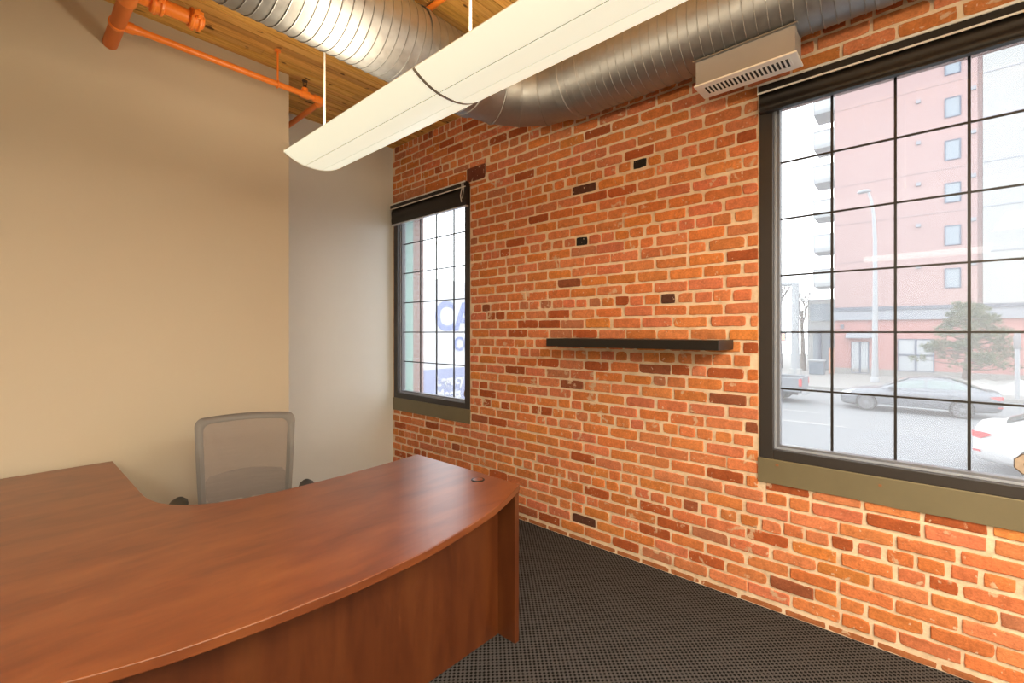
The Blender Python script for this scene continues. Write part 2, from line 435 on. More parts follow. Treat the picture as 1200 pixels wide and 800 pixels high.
def brick(mb, y0, y1, z0, z1, col, proud=None):
    ny = max(3, int((y1-y0)/.022)); nz = 3; j = .0017
    pts = []
    for i in range(ny): pts.append((y0 + (y1-y0)*i/ny, z0))
    for i in range(nz): pts.append((y1, z0 + (z1-z0)*i/nz))
    for i in range(ny): pts.append((y1 - (y1-y0)*i/ny, z1))
    for i in range(nz): pts.append((y0, z1 - (z1-z0)*i/nz))
    cy = (y0+y1)/2; cz = (z0+z1)/2; sd = random.uniform(0, 100)
    corner = {0, ny, ny+nz, 2*ny+nz}
    pr = random.uniform(.003, .0075) if proud is None else proud
    ty = random.uniform(-.008, .008); tz = random.uniform(-.02, .02)
    r0 = []; r1 = []; r2 = []
    for k, (a, c) in enumerate(pts):
        n1 = noise.noise((a*28+sd, c*28, sd)); n2 = noise.noise((a*28, c*28+sd, sd+9))
        a2 = a + j*1.6*n1 + random.uniform(-.0009, .0009); c2 = c + j*1.6*n2 + random.uniform(-.0009, .0009)
        if k in corner:
            q = random.uniform(.04, .16) if random.random() < .85 else .35
            q = q*.014
            a2 += q if a < cy else -q; c2 += q if c < cz else -q
        px = pr + ty*(a-cy) + tz*(c-cz)
        r0.append((D+.001, a2, c2))
        r1.append((D-px*.75, a2 + (.0012 if a2 < cy else -.0012), c2 + (.0012 if c2 < cz else -.0012)))
        r2.append((D-px, cy + (a2-cy)*(1-.010/(y1-y0+.001)), cz + (c2-cz)*(1-.010/(z1-z0+.001))))
    mb.col = col; n = len(pts)
    vs = r0 + r1 + r2 + [(D-pr-random.uniform(-.0008, .0012), cy, cz)]
    fs = []
    for k in range(n):
        l = (k+1) % n
        fs += [(k, l, n+l, n+k), (n+k, n+l, 2*n+l, 2*n+k), (2*n+k, 2*n+l, 3*n)]
    mb.add(vs, fs)
def brick_col():
    r = random.random()
    if r < .87: b_ = Vector((.665, .222, .076)); s = random.uniform(.88, 1.12); b_ = Vector((b_.x*s, b_.y*s*random.uniform(.90, 1.10), b_.z*s*random.uniform(.8, 1.5)))
    elif r < .955: s = random.uniform(.85, 1.2); b_ = Vector((.42*s, .105*s, .035*s))
    elif r < .98: s = random.uniform(.8, 1.15); b_ = Vector((.34*s, .105*s, .05*s))
    else: s = random.uniform(.9, 1.1); b_ = Vector((.50*s, .19*s, .10*s))
    return (b_.x, b_.y, b_.z, 1)
BLACK = [(1.391, 2.571), (1.846, 2.15)]; DARK = [(1.185, 1.712), (1.76, .164), (1.831, 2.495)]
PITCH = .0734; ZB = .046; JT = .0142; BL = .2125
HEAD = {5, 11, 17, 22, 28, 34, 40}
LINT = (2.785, 4.17, 2.80, 2.925)
holes = [(BIG[0], BIG[1], .685, BIG[3]+.012), (SML[0], SML[1], .682, SML[3]), LINT]
for k in range(47):
    za = ZB + k*PITCH + JT/2; zb = ZB + (k+1)*PITCH - JT/2
    if k >= 45: break
    iv = [(YF, YC-.002)]
    for q in holes:
        if min(zb, q[3]) - max(za, q[2]) > .0:
            ov = min(zb, q[3]) - max(za, q[2]); nv = []
            for a, b_ in iv:
                if q[1] <= a or q[0] >= b_: nv.append((a, b_, za, zb) if False else (a, b_)); continue
                if ov < (zb-za)*.55 and (zb-za)-ov > .02:
                    # thin cut course above or below the opening
                    zz = (q[3]+.006, zb) if q[3] < zb and q[2] < za else (za, q[2]-.004)
                    if zz[1]-zz[0] > .015:
                        y = max(a, q[0])
                        while y < min(b_, q[1]) - .04:
                            e = min(y + BL - JT, min(b_, q[1])); brick(mb, y, e, zz[0], zz[1], brick_col()); y += BL
                if q[0] - a > .02: nv.append((a, q[0]))
                if b_ - q[1] > .02: nv.append((q[1], b_))
            iv = nv
    hd = k in HEAD
    L = BL/2 if hd else BL
    off = (.053 if hd else (0 if k % 2 else BL/2)) + random.uniform(-.018, .018)
    for a, b_ in iv:
        y = math.floor((a - off)/L)*L + off
        while y < b_:
            e = y + L; y0 = max(y + random.uniform(-.006, .006), a) + JT/2; y1 = min(e + random.uniform(-.006, .006), b_) - JT/2
            pieces = [(y0, y1)]
            if not hd and random.random() < .06 and y1 - y0 > .18:
                c = (y0+y1)/2 + random.uniform(-.02, .02); pieces = [(y0, c - JT/2), (c + JT/2, y1)]
            for p0, p1 in pieces:
                if p1 - p0 < .028: continue
                col = brick_col(); cy = (p0+p1)/2; cz = (za+zb)/2
                if any(p0 <= t[0] < p1 + JT and abs(cz-t[1]) < PITCH/2 for t in BLACK): col = (.022, .020, .019, 1)
                if any(p0 <= t[0] < p1 + JT and abs(cz-t[1]) < PITCH/2 for t in DARK): col = (.11, .045, .03, 1)
                dz = random.uniform(-.0025, .0025)
                brick(mb, p0, p1, za + dz + random.uniform(-.0015, .0015), min(zb + dz + random.uniform(-.0015, .0015), ZC-.004), col)
            y = e
# soldier course under the ceiling
y = YF
while y < YC - .05:
    w = random.uniform(.062, .07); z0 = ZB + 45*PITCH + JT/2
    brick(mb, y, min(y+w, YC-.004), z0 + random.uniform(-.004, .004), ZC-.003, brick_col()); y += w + JT
# strip of mortar and half-buried course at the floor
y = YF
while y < YC - .1:
    w = random.uniform(.18, .22); brick(mb, y, y+w-JT, .002, ZB-.016, (.42,.15,.06,1), proud=.0015); y += w
# big blocks of the lintel over the narrow window
for a, b_, c in ((3.03, 3.27, (.62,.19,.05,1)), (3.283, 3.62, (.62,.20,.06,1)), (3.632, 3.95, (.60,.24,.12,1)), (3.962, 4.165, (.56,.22,.11,1))):
    brick(mb, a, b_, LINT[2]+.004, LINT[3]-.006, c)
brick(mb, 2.79, 3.018, LINT[2]+.01, LINT[3]+.004, (.17,.048,.028,1), proud=.009)
o = mb.build('wall_right', [M['brick'], M['mortar'], M['outbrick']], colors=True); struct(o, 'old orange-red brick wall with pale lime mortar joints', 'brick wall')

# ------------------------------------------------------------------ windows
def window(name, q, ncol, glass_left, pitch, sill_name, labels):
    y0, y1, z0, z1 = q
    r = root(name, labels[0], 'window', (D+.03, (y0+y1)/2, z0)); r['kind'] = 'structure'
    fw = .066
    f = MB()
    xa, xb = D-.006, D+.085
    f.box(xa, xb, y1-fw, y1, z0, z1); f.box(xa, xb, y0, y0+fw, z0, z1); f.box(xa, xb, y0+fw, y1-fw, z0, z0+.052); f.box(xa, xb, y0+fw, y1-fw, z1-.06, z1)
    f.build('frame', M['frame'], r, bevel=.003)
    gy0, gy1, gz0, gz1 = y0+fw, y1-fw, z0+.052, z1-.06
    s = MB()
    for (w, x0, x1) in ((.010, D+.022, D+.08),):
        s.box(x0, x1, gy1-w, gy1, gz0, gz1); s.box(x0, x1, gy0, gy0+w, gz0, gz1); s.box(x0, x1, gy0+w, gy1-w, gz0, gz0+w); s.box(x0, x1, gy0+w, gy1-w, gz1-w, gz1)
    s.build('glazing_bead', M['bead'], r, bevel=.001)
    s = MB(); w0 = .010; w = .024
    x0, x1 = D+.034, D+.082
    s.box(x0, x1, gy1-w, gy1-w0, gz0+w0, gz1-w0); s.box(x0, x1, gy0+w0, gy0+w, gz0+w0, gz1-w0); s.box(x0, x1, gy0+w, gy1-w, gz0+w0, gz0+w-.002); s.box(x0, x1, gy0+w, gy1-w, gz1-w, gz1-w0)
    s.build('sash', M['sash'], r, bevel=.001)
    gy0 += w; gy1 -= w; gz0 += w; gz1 -= w
    MB().box(PANE+.0115, PANE+.0155, gy0, gy1, gz0, gz1).build('glass', M['glass'], r)
    g = MB()
    yy = glass_left - pitch
    while yy > gy0 + .05:
        g.box(PANE, PANE+.010, yy-.0055, yy+.0055, gz0, gz1); yy -= pitch
    for k in range(-2, 5):
        zz = 1.49 + k*.305
        if gz0 + .05 < zz < gz1 - .05: g.box(PANE+.001, PANE+.009, gy0, gy1, zz-.0045, zz+.0045)
    g.build('muntin_grid', M['muntin'], r)
    # outer casing of the reveal
    e = MB(); oy = y1+G-.008
    e.box(D+.132, D+.30, oy-.02, oy-.001, z0+.02, z1); e.box(D+.132, D+.30, y0-G+.001, y0-G+.02, z0+.02, z1)
    e.build('outer_casing', M['teal'], r)
    return r
window('window_1', SML, 4, 4.030, .2545, '', ['narrow dark-framed window near the corner, with a banner seen through it'])
window('window_2', BIG, 8, .600, .2475, '', ['wide dark-framed gridded window looking onto the street and parked cars'])
# sills
def sill(name, y0, y1, z0, z1, label, marks):
    mb = MB(); n = 26
    rings = []
    for i in range(n+1):
        y = y0 + (y1-y0)*i/n; j = noise.noise((y*7, z0, 3))*.002; lo = noise.noise((y*5, 1, 7))*.006
        rings.append([(D-.012+j, y, z0+lo), (D-.012+j, y, z1-.004), (D-.008, y, z1), (D+.03, y, z1), (D+.03, y, z0+lo)])
    mb.loft(rings)
    o = mb.build(name, M['sill'], None); struct(o, label, 'window sill')
    k = MB()
    for (y, z, s) in marks: k.box(D-.0145, D-.0105, y-s, y+s, z-s*.8, z+s*.8)
    if marks:
        k.v = [tuple(p) for p in k.v]; k.build('nail_hole', flat('raw_wood_nick', (.30,.12,.05), .8), o)
    return o
sill('trim_1', SML[0]-.005, SML[1]+.005, .682, .808, 'olive-painted timber sill board under the narrow window', [])
sill('trim_2', BIG[0]-.005, BIG[1]+.005, .682, .811, 'olive-painted timber sill board with nicks under the wide window', [(.585,.785,.007), (.157,.772,.006)])

# ------------------------------------------------------------------ roller blinds
def blind(q, drop, label, xp, cord):
    y0, y1, z0, z1 = q; zt = z1+.012; yb = y0+.004; ye = y1-.002
    r = root('roller_blind', label, 'blind', (D-.02, (y0+y1)/2, zt), group='rolled-up window blinds')
    h = .05
    c = MB().box(D-.052, D-.008, yb, ye, zt-h, zt); c.build('headrail', M['blind'], r, bevel=.002)
    t = MB(); t.box(D-.0575, D-.0515, yb, ye, zt-.010, zt+.001); t.box(D-.0545, D-.0515, yb, ye, zt-h-.003, zt-h+.006); t.box(D-.0545, D-.0515, ye-.004, ye, zt-h+.004, zt-.004); t.build('headrail_glint', M['white_metal'], r)  # pale strips stand in for light reflected along the headrail edges
    f = MB(); rings = []
    n = 14; top = zt-h; bot = drop
    for i in range(25):
        y = yb+.006 + (ye-yb-.012)*i/24; ring = []
        for k in range(n+1):
            z = top + (bot-top)*k/n
            x = D-.030 - .011*sin(pi*k/n) - .004*sin(3*pi*k/n + .6*noise.noise((y*2, k, 1)))
            ring.append((x, y, z))
        for k in range(n, -1, -1):
            z = top + (bot-top)*k/n; ring.append((D-.012, y, z))
        rings.append(ring)
    f.loft(rings); f.build('gathered_fabric', M['blind'], r, smooth=50)
    b = MB().box(D-.046, D-.010, yb+.004, ye-.004, bot-.009, bot); b.build('bottom_bar', M['alu' if cord else 'blind'], r, bevel=.002)
    if cord:
        k = MB(); yk = yb+.045
        k.tube([(D-.058, yk, zt-.01), (D-.062, yk-.008, zt-.06), (D-.060, yk+.012, zt-.12), (D-.058, yk+.002, zt-.18)], .004, 8)
        k.tube([(D-.058, yk-.02, zt-.01), (D-.060, yk-.03, zt-.07), (D-.059, yk-.012, zt-.15)], .003, 8); k.build('cord', M['cord'], r, smooth=60)
    return r
blind(SML, 2.605, 'dark brown blind gathered up over the narrow corner window, with a white cord', 0, True)
blind(BIG, 2.672, 'black-brown blind with pale glint strips on the headrail rolled up over the wide window', 0, False)

# security stickers on the glass
def sticker(y, z, r, n, label):
    t = root('window_sticker', label, 'sticker', (PANE+.011, y, z))
    a0 = pi/n
    ring = lambda rr, x: [(x, y + rr*cos(a0+2*pi*k/n), z + rr*sin(a0+2*pi*k/n)) for k in range(n)]
    mb = MB(); mb.loft([ring(r, PANE+.0114), ring(r, PANE+.0107)]); mb.build('border', M['sticker_edge'], t)
    mb = MB(); mb.loft([ring(r*.9, PANE+.0107), ring(r*.9, PANE+.0102)]); mb.build('face', M['sticker'], t)
    mb = MB()
    mb.loft([[(PANE+.0100, y+.33*r*cos(2*pi*k/24), z+.33*r*sin(2*pi*k/24)) for k in range(24)], [(PANE+.0100, y+.22*r*cos(2*pi*k/24), z+.22*r*sin(2*pi*k/24)) for k in range(24)]], True, False)
    mb.build('emblem', M['sticker_edge'], t)
sticker(-.318, .943, .047, 8, 'tan octagonal sticker low on the wide window glass')
sticker(3.098, .928, .040, 20, 'small round tan sticker low on the narrow window glass')

# ------------------------------------------------------------------ floating shelf
r = root('floating_shelf', 'black floating wooden shelf fixed to the brick wall between the windows', 'shelf', (D-.01, 1.37, 1.393))
MB().box(2.508, D-.0085, .803, 1.938, 1.393, 1.447).build('shelf_board', M['black'], r, bevel=.002)
MB().box(D-.0085, D-.002, .86, 1.88, 1.402, 1.438).build('wall_bracket', M['black_plastic'], r)

# ------------------------------------------------------------------ spiral air duct
RD = .212; YD = 2.17; XD = 2.48; ZD = 3.097; RE = .44
path = [Vector((XW+.002, YD, ZD)), Vector((XD-RE, YD, ZD))]
NG = 4
for i in range(1, NG):
    a = pi/2*(i)/NG
    path.append(Vector((XD-RE + RE*sin(a)*1.0, YD-RE + RE*cos(a), ZD)))
path += [Vector((XD, YD-RE, ZD)), Vector((XD, YF+.002, ZD))]
r = root('air_duct', 'round galvanised spiral duct running under the ceiling and turning along the brick wall', 'duct', (XD, YD, ZD-RD))
def duct_rings(pts, R, n=56):
    rings = []
    for i, p in enumerate(pts):
        ta = (p - pts[i-1]).normalized() if i else (pts[1]-p).normalized()
        tb = (pts[i+1]-p).normalized() if i < len(pts)-1 else ta
        t = (ta+tb).normalized(); side = Vector((t.y, -t.x, 0)); k = 1/max(.3, t.dot(ta))
        rings.append([p + side*cos(2*pi*j/n)*R*k + Vector((0,0,1))*sin(2*pi*j/n)*R for j in range(n)])
    return rings
def subdiv(a, b_, step):
    n = max(1, int((b_-a).length/step)); return [a.lerp(b_, i/n) for i in range(n+1)]
s1 = subdiv(path[0], path[1], .5)
MB().loft(duct_rings(s1, RD)).build('duct_run', M['galv'], r, smooth=40)
s2 = subdiv(path[-2], path[-1], .5)
MB().loft(duct_rings(s2, RD)).build('duct_run', M['galv'], r, smooth=40)
MB().loft(duct_rings(path[1:-1], RD-.010)).build('duct_elbow', M['galv'], r, smooth=14)
mb = MB()
for i, p in enumerate(path[1:-1]):
    rr = duct_rings(path[i:i+3], RD-.0085, 48)[1]; mb.tube(rr, .0045, 6, closed=True)
mb.build('elbow_seam', M['galv'], r, smooth=60)
for (p0, p1, ax) in ((path[0], path[1], 0), (path[-2], path[-1], 1)):
    mb = MB(); pitch = .050; Ln = (p1-p0).length; t = (p1-p0).normalized(); side = Vector((t.y, -t.x, 0)); n = int(Ln/pitch*36)
    pts = []
    for i in range(n+1):
        a = 2*pi*i/36; pts.append(p0 + t*(Ln*i/n) + side*cos(a)*(RD+.0015) + Vector((0,0,1))*sin(a)*(RD+.0015))
    mb.tube(pts, .0030, 5); mb.build('spiral_seam', M['galv'], r, smooth=60)
    # slip-joint couplings
    for d in ((2.1, 3.45, Ln-.028) if ax == 0 else (.028, .16, 1.6)):
        mb = MB(); c = p0 + t*d; cc = [c - t*.03, c - t*.026, c + t*.026, c + t*.03]
        rg = duct_rings(cc, RD+.004, 48); rg[0] = duct_rings(cc, RD, 48)[0]; rg[3] = duct_rings(cc, RD, 48)[3]
        mb.loft(rg, True, False)
        mb.build('coupling_band', M['galv'], r, smooth=30)
def strap(c, t):
    mb = MB(); side = Vector((t.y, -t.x, 0)); w = t*.016; a = []; 
    for R_ in (RD+.0062, RD+.0075):
        a.append([c + side*cos(q)*R_ + Vector((0,0,1))*sin(q)*R_ for q in [2*pi*j/48 for j in range(48)]])
    mb.loft([[p-w for p in a[0]], [p-w for p in a[1]], [p+w for p in a[1]], [p+w for p in a[0]], [p-w for p in a[0]]], True, False)
    mb.build('hanger_strap', M['galv'], r, smooth=40)
    MB().box(c.x-.012, c.x+.012, c.y-.012, c.y+.012, ZD+RD+.004, ZC-.002).build('hanger_rod', M['pole_dark'], r)
strap(Vector((1.56, YD, ZD)), Vector((1,0,0))); strap(Vector((XD, -.9, ZD)), Vector((0,-1,0)))

# supply register hanging from the duct
r = root('air_vent', 'boxy supply-air grille hanging below the round duct over the wide window', 'vent', (2.48, .64, 2.757))
xa, xb, ya, yb, zb = 2.412, 2.548, .440, .885, 2.764
surf = lambda x: ZD - sqrt((RD+.006)**2 - (x-XD)**2)
mb = MB()
n = 8; xs = [xa + (xb-xa)*i/n for i in range(n+1)]
prof = [(xa, zb), (xb, zb)] + [(x, surf(x)) for x in reversed(xs)]
mb.loft([[(x, ya, z) for x, z in prof], [(x, yb, z) for x, z in prof]]); mb.build('vent_box', M['shaded_box'], r)
mb = MB(); mb.box(xa-.010, xb+.010, ya-.008, yb+.008, zb-.009, zb); mb.build('face_plate', M['white_metal'], r, bevel=.002)
mb = MB(); mb.box(xa+.028, xb-.036, ya+.030, yb-.030, zb-.0105, zb-.0085); mb.build('grille_opening', M['dark_slot'], r)
mb = MB(); k = 20
for i in range(k+1):
    y = ya+.030 + (yb-ya-.06)*i/k; mb.box(xa+.027, xb-.035, y-.0042, y+.0042, zb-.0125, zb-.0095)
mb.build('louvre', M['white_metal'], r)
mb = MB(); mb.loft([[(xa-.012, y, surf(xa-.004)-.004), (xa+.004, y, surf(xa+.004)-.006), (xa+.004, y, surf(xa+.004)+.0), (xa-.012, y, surf(xa-.004)+.0)] for y in (ya-.012, yb+.012)]); mb.build('saddle_flange', M['galv'], r)

# ------------------------------------------------------------------ pendant lights
def pendant(xc, yend, ynear, label, first):
    zb = 2.439; ze = 2.489; hw = .168
    r = root('pendant_light', label, 'pendant light', (xc, (yend+ynear)/2, zb))
    def zprof(u): return ze - (ze-zb)*(1-abs(u)**2.3)
    rails = []
    mods = []
    y = yend
    while y > ynear + .1: mods.append((y, max(y-1.2, ynear))); y -= 1.2
    wing = MB(); perf = MB(); line = MB(); rim = MB()
    us = [-1+2*i/28 for i in range(29)]; ul = .29
    for (ya, yb2) in mods:
        a = ya-.003; b_ = yb2+.003
        for (u0, u1, mbx) in ((-1, -ul-.012, wing), (-ul+.012, ul-.012, perf), (ul+.012, 1, wing)):
            q = [u0 + (u1-u0)*i/10 for i in range(11)]
            lo = [(xc+hw*u, zprof(u)) for u in q]; hi = [(x, z+.004) for x, z in reversed(lo)]
            mbx.loft([[(x, yy, z) for x, z in lo+hi] for yy in (a, b_)])
        for u in (-ul, ul): line.box(xc+hw*u-.0022, xc+hw*u+.0022, b_, a, zprof(u)+.002, zprof(u)+.006)
    wing.build('diffuser_wing', M['lamp_wing' if first else 'lamp_bright'], r, smooth=50)
    perf.build('perforated_strip', M['lamp_perf' if first else 'lamp_bright'], r, smooth=50)
    line.build('joint_line', M['dark_slot'], r)
    # housing above the lens
    q = [-1+2*i/16 for i in range(17)]
    low = [(xc+hw*u*.97, zprof(u)+.009) for u in q]; top = [(xc+hw*.97, ze+.012), (xc+.05, ze+.045), (xc-.05, ze+.045), (xc-hw*.97, ze+.012)]
    MB().loft([[(x, yy, z) for x, z in low+top] for yy in (yend-.01, ynear+.01)]).build('housing', M['white_metal'], r)
    for yy, s in ((yend, 1), (ynear, -1)):
        lo = [(xc+hw*u*1.004, zprof(u)-.002) for u in q]; hi = [(xc+hw, ze+.014), (xc+.05, ze+.049), (xc-.05, ze+.049), (xc-hw, ze+.014)]
        MB().loft([[(x, y2, z) for x, z in lo+hi] for y2 in (yy+.004*s, yy-.006*s)]).build('end_cap', M['white_metal'], r)
    for (ya, yb2) in mods[:-1]:
        lo = [(xc+hw*u*1.003, zprof(u)-.0015) for u in q]; hi = [(x, z+.006) for x, z in reversed(lo)]
        MB().loft([[(x, y2, z) for x, z in lo+hi] for y2 in (yb2-.007, yb2+.007)]).build('joining_band', M['band'], r)
    for yy in [yend-.134-1.2*k for k in range(4)]:
        if yy > ynear: MB().cyl((xc, yy, ze+.04), (xc, yy, ZC-.001), .0062, 10).build('suspension_rod', M['rod'], r, smooth=60)
    return r
p1 = pendant(1.217, 2.644, -2.15, 'long white perforated pendant light hanging below the duct, nearest the brick wall', True)
p2 = pendant(-2.2, .62, -.58, 'short pendant light behind the camera, mirrored as a white streak in the wide window', False)
def area(name, loc, sx, sy, power, col, rot=(0,0,0)):
    l = bpy.data.lights.new(name, 'AREA'); l.shape = 'RECTANGLE'; l.size = sx; l.size_y = sy; l.energy = power; l.color = col
    o = bpy.data.objects.new(name, l); COL.objects.link(o); o.location = loc; o.rotation_euler = rot; return o
WARM = (1, .83, .58)
for xc in (1.217,):
    area('pendant_uplight', (xc, .25, 2.545), .22, 4.7, 54, WARM, (pi, 0, 0))
# panel lamps added out of view behind the camera to brighten the room
ZL = 2.74
for x, y in ((-1.9, -1.2), (-.3, -1.65), (1.4, -1.75)):
    r = root('fill_lamp', 'square panel lamp added behind the camera to light the room', 'added lamp', (x, y, ZL), group='added panel lamps')
    mb = MB(); mb.box(x-.62, x+.62, y-.62, y+.62, ZL, ZL+.04); mb.build('fill_lamp_tray', M['white_metal'], r, bevel=.004)
    for sx in (-.5, .5): MB().cyl((x+sx, y, ZL+.04), (x+sx, y, ZC-.001), .005, 8).build('suspension_rod', M['rod'], r)
    area('fill_lamp_light', (x, y, ZL-.004), 1.15, 1.15, 125, (1, .87, .67))

# ------------------------------------------------------------------ orange sprinkler pipes
r = root('sprinkler_pipe', 'orange sprinkler main and branch line running in front of the tan wall under the ceiling', 'pipe', (.431, 3.297, 3.15))
MB().cyl((.431, YT-.001, 3.182), (.431, YF+.001, 3.182), .0355, 28).build('main_pipe', M['orange_dull'], r, smooth=50)
for yy, rr, w in ((3.297, .041, .012), (2.97, .042, .06)):
    mb = MB(); mb.cyl((.431, yy-w, 3.182), (.431, yy+w, 3.182), rr, 28)
    mb.build('outlet_clamp', M['orange'], r, bevel=.003, smooth=40)
mb = MB(); mb.cyl((.46, 3.297, 3.182), (.50, 3.297, 3.184), .030, 20); mb.cyl((.50, 3.297, 3.184), (.535, 3.297, 3.186), .026, 20, .022); mb.build('outlet_boss', M['orange'], r, smooth=40)
zb_ = 3.186
MB().tube([(.50, 3.297, zb_), (1.56, 3.297, zb_)], .0195, 18).build('branch_pipe', M['orange'], r, smooth=60)
mb = MB(); mb.cyl((1.425, 3.297, zb_), (1.485, 3.297, zb_), .027, 18); mb.cyl((1.455, 3.297, zb_), (1.455, 3.297, zb_+.045), .022, 16); mb.build('tee', M['orange'], r, bevel=.003, smooth=40)
mb = MB(); mb.tube([(1.52, 3.297, zb_), (1.555, 3.297, zb_), (1.574, 3.304, zb_), (1.582, 3.322, zb_), (1.582, 3.36, zb_)], .026, 16); mb.build('elbow', M['orange'], r, smooth=60)
MB().cyl((1.582, 3.33, zb_), (1.582, YC-.001, zb_), .0195, 18).build('branch_pipe', M['orange_dull'], r, smooth=60)
mb = MB(); c = (1.455, 3.297)
mb.cyl((*c, zb_+.045), (*c, zb_+.062), .012, 12); mb.cyl((c[0]-.011, c[1], zb_+.06), (c[0]-.013, c[1], zb_+.095), .003, 6); mb.cyl((c[0]+.011, c[1], zb_+.06), (c[0]+.013, c[1], zb_+.095), .003, 6)
mb.cyl((*c, zb_+.06), (*c, zb_+.09), .004, 8); mb.cyl((*c, zb_+.094), (*c, zb_+.099), .019, 14); mb.build('sprinkler_head', M['brass'], r)
mb = MB(); mb.cyl((1.27, 3.297, zb_+.018), (1.27, 3.297, ZC-.001), .0065, 10); mb.lathe([(.02, ZC-.012), (.02, ZC-.002)], (1.27, 3.297, 0)); mb.build('hanger_rod', M['orange'], r, smooth=50)
mb = MB(); mb.tube([(1.27, 3.297+.024*sin(a), zb_+.024*cos(a)) for a in [2*pi*k/20 for k in range(20)]], .0045, 8, closed=True); mb.build('hanger_ring', M['orange'], r, smooth=60)
# large grooved stub
MB().cyl((.45, 2.97, 3.197), (.735, 2.97, 3.197), .036, 28).build('stub_pipe', M['orange'], r, smooth=50)
for xx in (.545, .712):
    mb = MB(); rg = []
    prof = [(.040, -.028), (.052, -.026), (.055, -.014), (.048, -.008), (.048, .008), (.055, .014), (.052, .026), (.040, .028)]
    for rr, dx in prof: rg.append([(xx+dx, 2.97+rr*cos(2*pi*k/28), 3.197+rr*sin(2*pi*k/28)) for k in range(28)])
    mb.loft(rg)
    for s in (1, -1):
        mb.box(xx-.022, xx+.022, 2.97+s*.066-.016, 2.97+s*.066+.016, 3.186, 3.208)
        mb.cyl((xx, 2.97+s*.068, 3.172), (xx, 2.97+s*.068, 3.222), .009, 8)
    mb.build('grooved_coupling', M['orange'], r, bevel=.002, smooth=40)
mb = MB(); mb.lathe([(.036, .735), (.036, .748), (.028, .754), (.004, .757)], (0, 2.97, 3.197), 'x'); mb.build('end_cap', M['orange'], r, smooth=50)
# second branch over the duct
r = root('sprinkler_pipe', 'thin orange sprinkler pipe passing over the round duct behind the pendant light', 'pipe', (1.67, 1, 3.36))
MB().cyl((1.67, 2.95, 3.372), (1.67, YF+.001, 3.372), .0165, 16).build('branch_pipe', M['orange'], r, smooth=50)
for yy in (2.9, 1.2, -.6):
    mb = MB(); mb.tube([(1.67+.020*sin(a), yy, 3.372+.020*cos(a)) for a in [2*pi*k/20 for k in range(20)]], .004, 8, closed=True); mb.cyl((1.67, yy, 3.39), (1.67, yy, ZC-.001), .005, 8); mb.build('pipe_hanger', M['orange'], r, smooth=50)

# ------------------------------------------------------------------ desk
ZT = .757
r = root('desk', 'L-shaped bow-front cherry laminate office desk in front of the tan wall', 'desk', (.8, 1.9, 0))
front = [(-.105,1.455),(.0,1.388),(.089,1.342),(.261,1.287),(.433,1.258),(.60,1.243),(.75,1.238),(.96,1.247),(1.191,1.287),(1.34,1.322),(1.455,1.359),(1.56,1.402),(1.676,1.455)]
back = [(1.676,2.268),(1.42,2.240),(1.17,2.222),(.91,2.216),(.78,2.228),(.66,2.254),(.59,2.288),(.53,2.332),(.485,2.392),(.455,2.462),(.437,2.54),(.430,2.62),(.428,3.440),(-.105,3.440)]
def smooth_poly(pts, n=4):
    out = []
    for i in range(len(pts)-1):
        p0 = Vector(pts[max(i-1,0)]); p1 = Vector(pts[i]); p2 = Vector(pts[i+1]); p3 = Vector(pts[min(i+2,len(pts)-1)])
        for k in range(n):
            t = k/n; out.append(tuple(.5*((2*p1) + (p2-p0)*t + (2*p0-5*p1+4*p2-p3)*t*t + (3*p1-p0-3*p2+p3)*t**3)))
    out.append(tuple(pts[-1])); return out
poly = smooth_poly(front) + smooth_poly(back[:12]) + back[12:]
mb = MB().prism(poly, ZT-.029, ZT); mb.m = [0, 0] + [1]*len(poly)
mb.build('worktop', [M['cherry_top'], M['cherry_edge_shaded']], r, bevel=.003)
def panel(name, *a): MB().box(*a).build(name, M['cherry_panel_shaded'], r, bevel=.0015)
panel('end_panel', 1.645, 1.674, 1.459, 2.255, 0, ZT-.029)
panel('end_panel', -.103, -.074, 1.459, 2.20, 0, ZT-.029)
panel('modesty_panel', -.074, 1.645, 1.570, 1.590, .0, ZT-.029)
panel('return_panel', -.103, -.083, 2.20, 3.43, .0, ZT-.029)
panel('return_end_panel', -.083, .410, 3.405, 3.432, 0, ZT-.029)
mb = MB(); mb.box(-.083, .405, 2.75, 3.40, .03, ZT-.029); ped = mb.build('drawer_pedestal', M['cherry_panel_shaded'], r, bevel=.002)
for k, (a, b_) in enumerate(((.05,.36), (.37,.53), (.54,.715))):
    MB().box(.4055, .421, 2.765, 3.385, a, b_).build('drawer_front', M['cherry_panel_shaded'], r, bevel=.002)
    mb = MB(); z = b_-.05; mb.tube([(.421,3.01,z),(.445,3.015,z),(.445,3.135,z),(.421,3.14,z)], .005, 8); mb.build('drawer_handle', M['alu'], r, smooth=60)
gx, gy = 1.585, 1.652
g = MB(); g.lathe([(.0335, ZT-.004), (.0335, ZT+.0025), (.030, ZT+.004), (.0265, ZT+.004), (.0255, ZT+.0015)], (gx, gy, 0), n=36); gro = g.build('cable_grommet', M['black_plastic'], r, smooth=40)
g = MB(); g.lathe([(.0245, ZT-.002), (.0245, ZT+.0042), (.020, ZT+.0048)], (gx, gy, 0), n=32); g.build('grommet_cap', M['cherry_top'], r, smooth=40)

# ------------------------------------------------------------------ office chair
ch = root('office_chair', 'grey mesh-back office chair tucked behind the cherry desk', 'chair', (.8775, 2.692, 0), radians(-18.96), world=False)
ZB0, ZB1 = .50, 1.013
def back_y(s, z):   # s -1..1 across
    t = (z-ZB0)/(ZB1-ZB0)
    return .155 + .065*t + .03*sin(pi*t)*-1*.6 - .035*s*s + .012
def back_pt(s, t, dy=0):
    z = ZB0 + (ZB1-ZB0)*t; hw = .222 + .028*t
    return Vector((s*hw, back_y(s, z)+dy, z))
